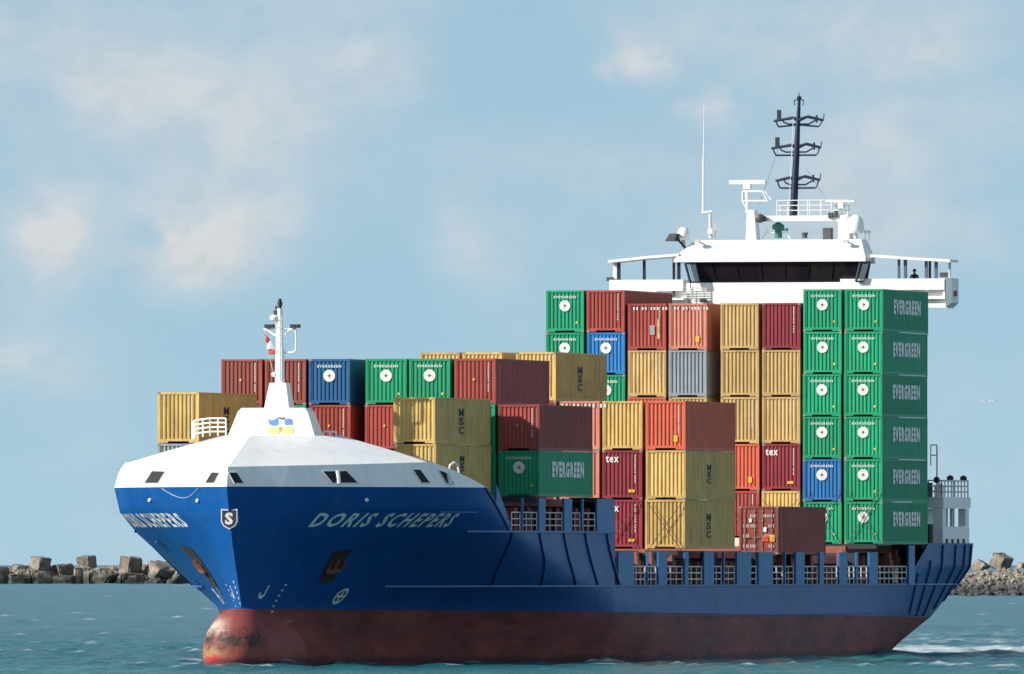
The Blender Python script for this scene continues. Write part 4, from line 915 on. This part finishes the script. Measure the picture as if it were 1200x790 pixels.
def container(kind, hc, x, y, z, label, group, opts=()):
    h = HH if hc else HS; C_ = CM[h]
    r = empty('shipping_container', (x, y, z)); tag(r, label, 'shipping container', group)
    mt = kind
    inst('frame', C_['frame'], mt, r)
    if 'doorfront' in opts:
        w = (WC - .28) / 2
        for i, x0 in enumerate((-WC / 2 + .14, .005)):
            d_ = inst('door', C_['door'], mt, r, (x0, .05, 0))
            for k in (.22, .78): inst('lock_rod', C_['lock_rod'], 'casting', d_, (w * k, -.05, 0))
        inst('end_panel', C_['end_panel'], mt, r, (0, LC, 0), (0, 0, math.pi))
    else:
        inst('end_panel', C_['end_panel'], mt, r)
        w = (WC - .28) / 2
        for i, x0 in enumerate((WC / 2 - .14, -.005)): inst('door', C_['door'], mt, r, (x0, LC - .05, 0), (0, 0, math.pi))
    inst('side_panel', C_['side_panel'], mt, r); inst('side_panel', C_['side_panel'], mt, r, (0, LC, 0), (0, 0, math.pi))
    inst('roof_panel', C_['roof_panel'], mt, r)
    for sx in (-1, 1):
        for yy in (-.006, LC - .174):
            for zz_ in (-.002, h - .116): inst('corner_casting', C_['corner_casting'], 'casting' if random.random() < .35 else mt, r, (-WC / 2 - .004 if sx < 0 else WC / 2 - .161, yy, zz_))
    def front(me_, mat, lx, lz, sx=1, sz=1, name='lettering', dy=-.012): return inst(name, me_, mat, r, (lx, dy, lz), RX90, (sx, sz, 1))
    def side(me_, mat, ly, lz, s=1, name='lettering'): return inst(name, me_, mat, r, (WC / 2 + .006, ly, lz), (math.radians(90), 0, math.radians(90)), (s, s, 1))
    if 'eg' in opts:
        front(TXT['small_word'], 'mark', 0, h - .50, name='lettering')
        e_ = front(ROUND, 'mark', 0, h - .97, name='round_emblem', dy=-.010)
        inst('emblem_star', STAR, 'green' if kind == 'green' else kind, e_, (0, 0, .004)) 
        inst('emblem_heart', SQ, 'brownred', e_, (-.05, -.05, .008), (0, 0, 0), (.1, .1, 1))
        if 'plain' not in opts: side(TXT['side_word'], 'markbright', 2.9, h * .42)
        if kind == 'green': front(SQ, 'sticker_yellow', WC / 2 - .52, .55, .11, .13, 'sticker')
    if 'msc' in opts: side(TXT['msc'], 'markblack', 5.3, h * .33)
    if 'mscbig' in opts: side(TXT['msc_big'], 'markblack', 5.2, h * .22)
    if 'tex' in opts:
        front(TXT['tex'], 'mark', -WC / 2 + .22, h - .72); front(CODE, 'mark', WC / 2 - .46, h - .35, name='serial_marks')
        front(SQ, 'sticker_yellow', WC / 2 - .82, .42, .17, .17, 'sticker'); front(SQ, 'sticker_yellow', WC / 2 - .62, .42, .17, .17, 'sticker')
    if 'code' in opts or ('eg' not in opts and 'tex' not in opts and 'doorfront' not in opts and random.random() < .6): front(CODE, 'mark', WC / 2 - .46, h - .30, name='serial_marks')
    if 'dot' in opts: front(SQ, 'sticker_yellow', -.12, h * .52, .1, .13, 'sticker')
    if 'sign' in opts: front(SQ, 'sticker_yellow', WC / 2 - .72, .5, .24, .36, 'sticker')
    if 'row' in opts: front(ROW, 'mark', -.88, h - .40, name='serial_marks')
    if 'bigrow' in opts: front(BIGROW, 'mark', -1.1, h - .38, name='serial_marks')
    if 'patch' in opts:
        front(SQ, 'ochre', .68, .7, .17, 1.25, 'rust_patch'); front(SQ, 'grey', .2, .95, .3, .6, 'grey_patch')
    if 'sidecode' in opts: side(CODE, 'mark', .75, h - .4, 1.3, 'serial_marks')
    if 'labels' in opts:
        rr_ = random.Random(5)
        for lx in (-.95, -.52, .22, .62):
            for k in range(4):
                if rr_.random() < .85: front(ROW, 'mark', lx, h * (.14 + .21 * k), .16, 1.1, 'placard_text', dy=-.0)
        front(SQ, 'sticker_yellow', .70, .78, .30, .40, 'placard', dy=-.02); front(SQ, 'sticker_red', .28, .78, .34, .36, 'placard', dy=-.02); front(SQ, 'mark', .3, 1.35, .2, .3, 'placard', dy=-.02); front(SQ, 'mark', -.6, 1.95, .18, .24, 'placard', dy=-.02)
    return r
LOOK = {'yellow': 'yellow', 'ochre': 'sandy yellow', 'red': 'red', 'darkred': 'dark red', 'brownred': 'brownish red', 'orange': 'bright orange-red', 'salmon': 'faded salmon', 'green': 'green', 'blue': 'blue', 'navyblue': 'dull blue', 'grey': 'pale grey'}
ORD = ['first', 'second', 'third', 'fourth', 'fifth', 'sixth', 'seventh', 'eighth']
def tier_word(i, n):
    if n == 1: return 'alone in the'
    k = n - 1 - i
    if k == 0: return 'topmost in the'
    if i == 0: return 'bottom one in the'
    return {1: 'second from top in the', 2: 'third from top in the', 3: 'fourth from top in the', 4: 'fifth from top in the'}[k]
def colx(i): return (1.67 + 2.64 * i) if i >= 0 else -(1.67 + 2.64 * (-i - 1))   # 0.. port columns, -1.. starboard
def bay(y, cols, name, group):
    """cols: list of (column index, base z, [ (colour, highcube, opts) bottom to top ])"""
    order = sorted(c[0] for c in cols)
    for ci, z, lst in cols:
        n = len(lst); k = order.index(ci)
        cw = ORD[k] + ' column from left'
        if len(order) == 1: cw = ''
        elif k == 0: cw = 'leftmost column'
        elif k == len(order) - 1: cw = 'rightmost column'
        for i, (kind, hc, opts) in enumerate(lst):
            look = LOOK[kind]
            ex = ''
            label = f"{look} container, {tier_word(i, n)} {cw} of {name}"
            if len(label.split()) > 16: label = label.replace('container, ', 'container ').replace('in the ', '')
            x = colx(ci) + random.uniform(-.03, .03); container(kind, hc, x, y + random.uniform(-.03, .03), z, label, group, opts)
            z += (HH + .014) if hc else (HS + .014)
c = lambda k, hc=0, *o: (k, hc, o)
yA, yB, yC, yD, yR = 14.15, 27.24, 61.29, 85.1, 111.25
bay(yA, [(-3, 9.70, [c('grey', 1), c('yellow', 1, 'mscbig')]), (2, 9.93, [c('yellow', 0, 'msc'), c('yellow', 0, 'mscbig')])],
    'the bay nearest the bow', 'containers in the bay nearest the bow')
bay(yB, [(-3, 9.64, [c('red'), c('brownred'), c('brownred', 0, 'dot', 'code')]), (-2, 9.64, [c('green', 0, 'eg', 'plain'), c('green', 0, 'eg', 'plain'), c('brownred', 0, 'dot', 'code')]),
    (-1, 9.64, [c('red'), c('red', 0, 'dot'), c('navyblue', 0, 'eg', 'plain')]),
    (0, 9.64, [c('red'), c('red', 0, 'dot'), c('green', 0, 'eg', 'plain')]), (1, 9.64, [c('red'), c('red', 0, 'dot'), c('green', 0, 'eg', 'plain')]),
    (2, 9.64, [c('green', 0, 'eg', 'plain'), c('green', 0, 'eg', 'plain'), c('red', 0, 'dot', 'code', 'sidecode')]), (3, 9.64, [c('green', 0, 'eg'), c('red', 0, 'dot', 'code')])],
    'the second bay', 'containers in the second bay from the bow')
bay(yC, [(-2, 6.68, [c('red', 1), c('yellow', 1), c('red', 1), c('ochre', 1)]), (-1, 6.68, [c('yellow', 1), c('red', 1), c('yellow', 1), c('yellow', 1)]),
    (0, 6.68, [c('red', 1), c('darkred', 1), c('red', 1), c('yellow', 1, 'mscbig')]), (1, 6.68, [c('yellow', 1), c('salmon', 1), c('salmon', 1, 'bigrow')]),
    (2, 6.68, [c('darkred', 1, 'tex'), c('darkred', 1, 'tex'), c('yellow', 1)]), (3, 6.68, [c('yellow', 1, 'mscbig'), c('yellow', 1, 'msc'), c('orange', 1, 'code', 'sign', 'sidecode')])],
    'the midship bay', 'containers in the midship bay')
container('brownred', 1, colx(3) - .22, yD, 6.36, 'single brownish red container with its door end forward and many stickers', 'containers amidships', ('doorfront', 'labels', 'sidecode'))
G = lambda: c('green', 0, 'eg')
bay(yR, [(-4, 7.02, [c('green', 0, 'eg', 'plain')] * 6), (-3, 7.02, [c('red'), c('blue', 0, 'eg', 'plain'), c('red'), c('green', 0, 'eg', 'plain'), c('blue', 0, 'eg', 'plain'), c('red', 0, 'code')]),
    (-2, 7.42, [c('red', 1), c('yellow', 1), c('orange', 1, 'row'), c('ochre', 1), c('red', 1, 'row', 'patch')]), (-1, 7.42, [c('yellow', 1), c('red', 1), c('ochre', 1), c('grey', 1), c('salmon', 1, 'row', 'sign', 'sidecode')]),
    (0, 7.42, [c('red', 1, 'code'), c('orange', 1, 'sign'), c('ochre', 1), c('ochre', 1), c('ochre', 1)]), (1, 7.42, [c('yellow', 1), c('darkred', 1, 'tex'), c('ochre', 1), c('ochre', 1), c('darkred', 1, 'code')]),
    (2, 7.02, [G(), c('blue', 0, 'eg'), G(), G(), G(), G()]), (3, 7.02, [G(), G(), G(), G(), G(), G()])],
    'the tall aft bay', 'containers in the tall aft bay')
for ci in (2, 3):
    lash(colx(ci) - 1.2, colx(ci) + 1.2, yC - .12, 6.5, 9.5)
for ci in (0, 1, 2, 3): lash(colx(ci) - 1.2, colx(ci) + 1.2, yR - .12, 6.9, 10.4 if ci > 1 else 9.8)

# ================================================================== PERSON on the port wing
def person(x, y, z):
    J = {'pel': (0, 0, .95), 'ch': (0, 0, 1.3), 'nk': (0, 0, 1.5), 'hd': (0, -.01, 1.63), 'tp': (0, 0, 1.76),
         'ls': (-.19, 0, 1.42), 'le': (-.27, -.05, 1.15), 'lh': (-.2, -.28, 1.08), 'rs': (.19, 0, 1.42), 're': (.27, -.05, 1.15), 'rh': (.2, -.28, 1.08),
         'lk': (-.11, -.02, .5), 'lf': (-.12, 0, .08), 'lt': (-.13, -.16, .04), 'rk': (.11, -.02, .5), 'rf': (.12, 0, .08), 'rt': (.13, -.16, .04)}
    E = [('pel', 'ch'), ('ch', 'nk'), ('nk', 'hd'), ('hd', 'tp'), ('ch', 'ls'), ('ls', 'le'), ('le', 'lh'), ('ch', 'rs'), ('rs', 're'), ('re', 'rh'), ('pel', 'lk'), ('lk', 'lf'), ('lf', 'lt'), ('pel', 'rk'), ('rk', 'rf'), ('rf', 'rt')]
    RD = {'pel': .15, 'ch': .17, 'nk': .06, 'hd': .1, 'tp': .07, 'ls': .075, 'le': .05, 'lh': .04, 'rs': .075, 're': .05, 'rh': .04, 'lk': .08, 'lf': .055, 'lt': .045, 'rk': .08, 'rf': .055, 'rt': .045}
    ks = list(J); me_ = bpy.data.meshes.new('person'); me_.from_pydata([J[k] for k in ks], [(ks.index(a), ks.index(b_)) for a, b_ in E], [])
    o = bpy.data.objects.new('person', me_); COL.objects.link(o); o.location = (x, y, z)
    sk = o.modifiers.new('skin', 'SKIN')
    for i, k in enumerate(ks): me_.skin_vertices[0].data[i].radius = (RD[k], RD[k] * (.75 if k in ('pel', 'ch') else 1)); me_.skin_vertices[0].data[i].use_root = (k == 'pel')
    o.modifiers.new('sub', 'SUBSURF').levels = 1
    bpy.context.view_layer.update(); ev = bpy.data.meshes.new_from_object(o.evaluated_get(bpy.context.evaluated_depsgraph_get())); o.modifiers.clear(); o.data = ev
    ev.materials.clear(); ev.materials.append(M['cloth']); ev.materials.append(M['skin'])
    for p_ in ev.polygons:
        p_.use_smooth = True; cc_ = p_.center; p_.material_index = 1 if ((cc_.z > 1.53 and cc_.y < .02) or cc_.y < -.25 and cc_.z > .8) else 0
    hr = MB().lathe([(.118, -.02), (.122, .05), (.09, .12), (.02, .155)], (0, .015, 1.66), 12).build('hair', 'dark', o, 60)
    return o
pp = P(1072.5, 330, 129.2)
tag(person(pp.x, 129.0, 22.64), 'person in dark clothing standing at the rail of the bridge wing', 'person')

# ================================================================== GULLS
def gull(x, y, z, sc, label, rz):
    r = empty('seagull', (x, y, z), rz); r.scale = (sc,) * 3; tag(r, label, 'seagull', 'gulls over the sea')
    MB().lathe([(.01, -.26), (.05, -.2), (.085, -.05), (.08, .05), (.05, .16), (.055, .22), (.03, .27), (.01, .33)], (0, 0, 0), 10, 1).build('body', 'featherwhite', r, 60)
    for s in (1, -1):
        m = MB(); prof = [(0.05, .03, .11, -.11), (.25, .10, .12, -.10), (.45, .10, .10, -.08), (.66, .02, .02, -.1)]
        rows = [[(s * a, c_, b_ + .012), (s * a, (c_ + d_) / 2, b_ + .03), (s * a, d_, b_ + .008), (s * a, (c_ + d_) / 2, b_)] for a, b_, c_, d_ in prof]
        m.grid(rows, close=True); m.f.append((0, 1, 2, 3)); m.f.append((15, 14, 13, 12)); w_o = m.build('wing', 'featherwhite', r, 60); fix_normals(w_o.data)
v0 = at(1160, 471, 300); gull(v0.x, 300, v0.z, 1.0, 'pale gull gliding on spread wings high above the right breakwater', .4)
v0 = at(1180, 607, 700); gull(v0.x, 700, v0.z, .55, 'tiny far gull low in the sky just over the right rocks', 1.1)

# ================================================================== BREAKWATER
def rock_mat(name, a, b_, g_, sc=.3):
    m, t, bs = new_mat(name); l = t.links.new
    g = N(t, 'ShaderNodeNewGeometry'); o = N(t, 'ShaderNodeTexCoord'); oi = N(t, 'ShaderNodeObjectInfo')
    n = N(t, 'ShaderNodeTexNoise', inp={'Scale': sc, 'Detail': 7.0, 'Roughness': .68}); l(g.outputs['Position'], n.inputs['Vector'])
    c_ = N(t, 'ShaderNodeValToRGB'); c_.color_ramp.elements[0].position = .32; c_.color_ramp.elements[1].position = .68
    c_.color_ramp.elements[0].color = (*a, 1); c_.color_ramp.elements[1].color = (*b_, 1); l(n.outputs['Fac'], c_.inputs[0])
    s = N(t, 'ShaderNodeSeparateXYZ'); l(g.outputs['Position'], s.inputs[0])
    k = N(t, 'ShaderNodeMath', operation='MULTIPLY_ADD'); l(n.outputs['Fac'], k.inputs[0]); k.inputs[1].default_value = 3.5; l(s.outputs['Z'], k.inputs[2])
    r = N(t, 'ShaderNodeMapRange', inp={'From Min': 3.2, 'From Max': 5.4, 'To Min': .92, 'To Max': 0}); l(k.outputs[0], r.inputs[0])
    mx = N(t, 'ShaderNodeMixRGB'); l(r.outputs[0], mx.inputs[0]); l(c_.outputs[0], mx.inputs[1]); mx.inputs[2].default_value = (*g_, 1)
    hs = N(t, 'ShaderNodeHueSaturation'); l(mx.outputs[0], hs.inputs['Color']); v = N(t, 'ShaderNodeMapRange', inp={'To Min': .75, 'To Max': 1.2}); l(oi.outputs['Random'], v.inputs[0]); l(v.outputs[0], hs.inputs['Value'])
    l(hs.outputs[0], bs.inputs['Base Color']); bs.inputs['Roughness'].default_value = .9
    bp = N(t, 'ShaderNodeBump', inp={'Strength': .8, 'Distance': .3}); l(n.outputs['Fac'], bp.inputs['Height']); l(bp.outputs[0], bs.inputs['Normal'])
    return m
M['concrete'] = rock_mat('weathered_concrete', (.075, .065, .055), (.30, .245, .20), (.035, .045, .03), .4)
M['rubble'] = rock_mat('grey_rubble', (.10, .085, .07), (.36, .31, .25), (.045, .048, .05), 1.2)
def block(name, px0, px1, v0, v1, Z, rz, tilt, label, group, dep_=1.0, jag=.07):
    """a big cube-like armour block, its corners knocked off, standing on the breakwater"""
    u = ((px0 + px1) / 2 - 600) * Z / FPX; w = (px1 - px0) * Z / FPX; zt = CH - (v0 - HORV) * Z / FPX; zb = CH - (v1 - HORV) * Z / FPX; h = zt - zb
    cx, cy = CX + Z * FW[0] + u * RT[0], CY + Z * FW[1] + u * RT[1]
    rr = random.Random(int(px0 * 7 + v0)); bm = bmesh.new(); bmesh.ops.create_cube(bm, size=1.0)
    bmesh.ops.bevel(bm, geom=bm.edges[:], offset=.06 + .05 * rr.random(), segments=1, affect='EDGES'); bmesh.ops.subdivide_edges(bm, edges=bm.edges, cuts=2, use_grid_fill=True)
    for v in bm.verts: v.co += Vector((rr.uniform(-1, 1), rr.uniform(-1, 1), rr.uniform(-1, 1))) * .055
    Rm = Matrix.Rotation(tilt[0], 3, 'X') @ Matrix.Rotation(tilt[1], 3, 'Y') @ Matrix.Rotation(rz, 3, 'Z')
    for v in bm.verts: v.co = Rm @ v.co
    xs = [v.co.x for v in bm.verts]; zs_ = [v.co.z for v in bm.verts]; sx = w / (max(xs) - min(xs)); sz = h / (max(zs_) - min(zs_)); mz = min(zs_)
    for v in bm.verts: v.co = Vector((v.co.x * sx, v.co.y * w * dep_ / 1.2, (v.co.z - mz) * sz))
    me_ = bpy.data.meshes.new(name); bm.to_mesh(me_); bm.free(); me_.materials.append(M['concrete'])
    o = bpy.data.objects.new(name, me_); COL.objects.link(o); o.location = (cx, cy, zb); o.rotation_euler = (0, 0, TH); tag(o, label, 'concrete block', group); return o
GL = 'concrete blocks on the left breakwater'
BL = [(-16, 11, 663, 688, 5080, .3, (0, 0), 'mossy concrete block cut by the left edge of the picture'),
      (9, 37, 672, 688, 5060, .2, (0, 0), 'dark mossy block at the waterline below the leftmost tan cube'),
      (12, 37, 661, 674, 5110, .7, (.1, .2), 'low flat-topped block left of the leftmost tall tan cube'),
      (34, 61, 651.5, 670, 5090, .75, (.05, .12), 'tall tan cube, leftmost of the cubes standing above the breakwater'),
      (35, 61, 669, 688, 5060, .1, (0, 0), 'greenish block at the waterline right under the leftmost tan cube'),
      (61, 88, 660, 676, 5090, .5, (.1, -.15), 'broad brownish block between the two tallest left cubes'),
      (60, 90, 674, 688, 5060, -.2, (0, 0), 'dark low block at the waterline under the broad brownish block'),
      (89, 114, 650.5, 668, 5100, -.5, (.15, -.12), 'steel-grey tilted cube, tallest one of the left breakwater'),
      (86, 98, 665, 688, 5070, .2, (0, 0), 'narrow pale upright block under the steel-grey tilted cube'),
      (97, 110, 667, 688, 5075, -.6, (.2, 0), 'narrow dark block right of the pale upright one'),
      (107, 140, 665, 688, 5060, .9, (.45, .3), 'mossy green slanting slab in the middle of the left breakwater'),
      (127, 150, 667, 680, 5100, .2, (.2, .5), 'small pinkish slab leaning behind the mossy slanting slab'),
      (139, 167, 651.5, 677, 5090, .7, (.08, .1), 'pinkish brown cube with a dark right face'),
      (140, 170, 671, 688, 5060, .1, (0, .1), 'greenish block at the waterline under the pinkish brown cube'),
      (166, 212, 656.5, 688, 5090, .4, (.5, .35), 'large rounded block partly hidden behind the bow'),
      (200, 222, 668, 688, 5070, .2, (.2, .5), 'small sloping slab next to the bow at the waterline')]
for q in BL: block('concrete_block', q[0], q[1], q[2], q[3], q[4], q[5], q[6], q[7], GL)
GR = 'concrete blocks on the right breakwater'
block('concrete_block', 1136, 1161, 655, 673, 3120, .9, (.2, .65), 'dark-faced tilted block beside the stern on the right breakwater', GR)
block('concrete_block', 1159, 1188, 647.5, 670, 3120, .75, (.25, .3), 'tall tan pointed block on top of the right breakwater', GR)
block('concrete_block', 1190, 1212, 659, 672, 3160, .4, (.1, .1), 'reddish block cut by the right edge of the picture', GR)
# rubble mound on the right and the low core under the left blocks
def rubble(name, lat0, lat1, Z0_, depth_, height, n, smin, smax, label, seed, toplim=None):
    rr = np.random.default_rng(seed); bmv, bmf = [], []
    ico = bmesh.new(); bmesh.ops.create_icosphere(ico, subdivisions=1, radius=.5); iv = np.array([v.co[:] for v in ico.verts]); ifc = [[v.index for v in f.verts] for f in ico.faces]; ico.free()
    for i in range(n):
        t = rr.random() ** .8; la = lat0 + (lat1 - lat0) * rr.random(); s_ = smin + (smax - smin) * rr.random() ** 2
        hmax = height * (np.interp(la, *toplim) if toplim else 1)
        z = hmax * t - .2; Z = Z0_ + depth_ * t
        v = iv * (1 + rr.normal(0, .13, iv.shape)) * s_ * np.array([1.15, 1, .85]); q = rr.random() * 6.28; cq, sq = math.cos(q), math.sin(q)
        v = np.stack([v[:, 0] * cq - v[:, 1] * sq, v[:, 0] * sq + v[:, 1] * cq, v[:, 2]], -1)
        c0 = np.array([CX + Z * FW[0] + la * RT[0], CY + Z * FW[1] + la * RT[1], z]); k = len(bmv) * len(iv); bmv.append(v + c0); bmf += [[a + k for a in f] for f in ifc]
    V = np.concatenate(bmv).tolist()
    k = len(V); ns = 40                        # packed core under the stones
    for i in range(ns + 1):
        la = lat0 + (lat1 - lat0) * i / ns; hm = height * (np.interp(la, *toplim) if toplim else 1)
        for d_, z in ((0, -1.0), (depth_ * .95, hm * .93 - .4), (depth_ * 2.2, hm * .9 - .4), (depth_ * 3.2, -1.0)):
            V.append((CX + (Z0_ + d_) * FW[0] + la * RT[0], CY + (Z0_ + d_) * FW[1] + la * RT[1], z))
    for i in range(ns):
        for j in range(3): a = k + i * 4 + j; bmf.append([a, a + 4, a + 5, a + 1])
    me_ = bpy.data.meshes.new(name); me_.from_pydata(V, [], bmf); me_.update(); me_.materials.append(M['rubble']); o = bpy.data.objects.new(name, me_); COL.objects.link(o); tag(o, label, kind='stuff'); return o
l0, l1 = (1095 - 600) * 3100 / FPX, (1500 - 600) * 3100 / FPX
rubble('rubble_mound', l0, l1, 3085, 9, 4.7, 3000, .6, 2.0, 'mound of loose grey rubble stones forming the right breakwater', 3, ([l0, l0 + 4, l0 + 9, l0 + 14, l1], [.5, .8, .95, 1.0, 1.12]))
l0, l1 = (-300 - 600) * 5080 / FPX, (330 - 600) * 5080 / FPX
rubble('rubble_core', l0, l1, 5082, 16, 5.0, 1500, 1.0, 4.0, 'dark wet stones along the foot of the left breakwater', 8)
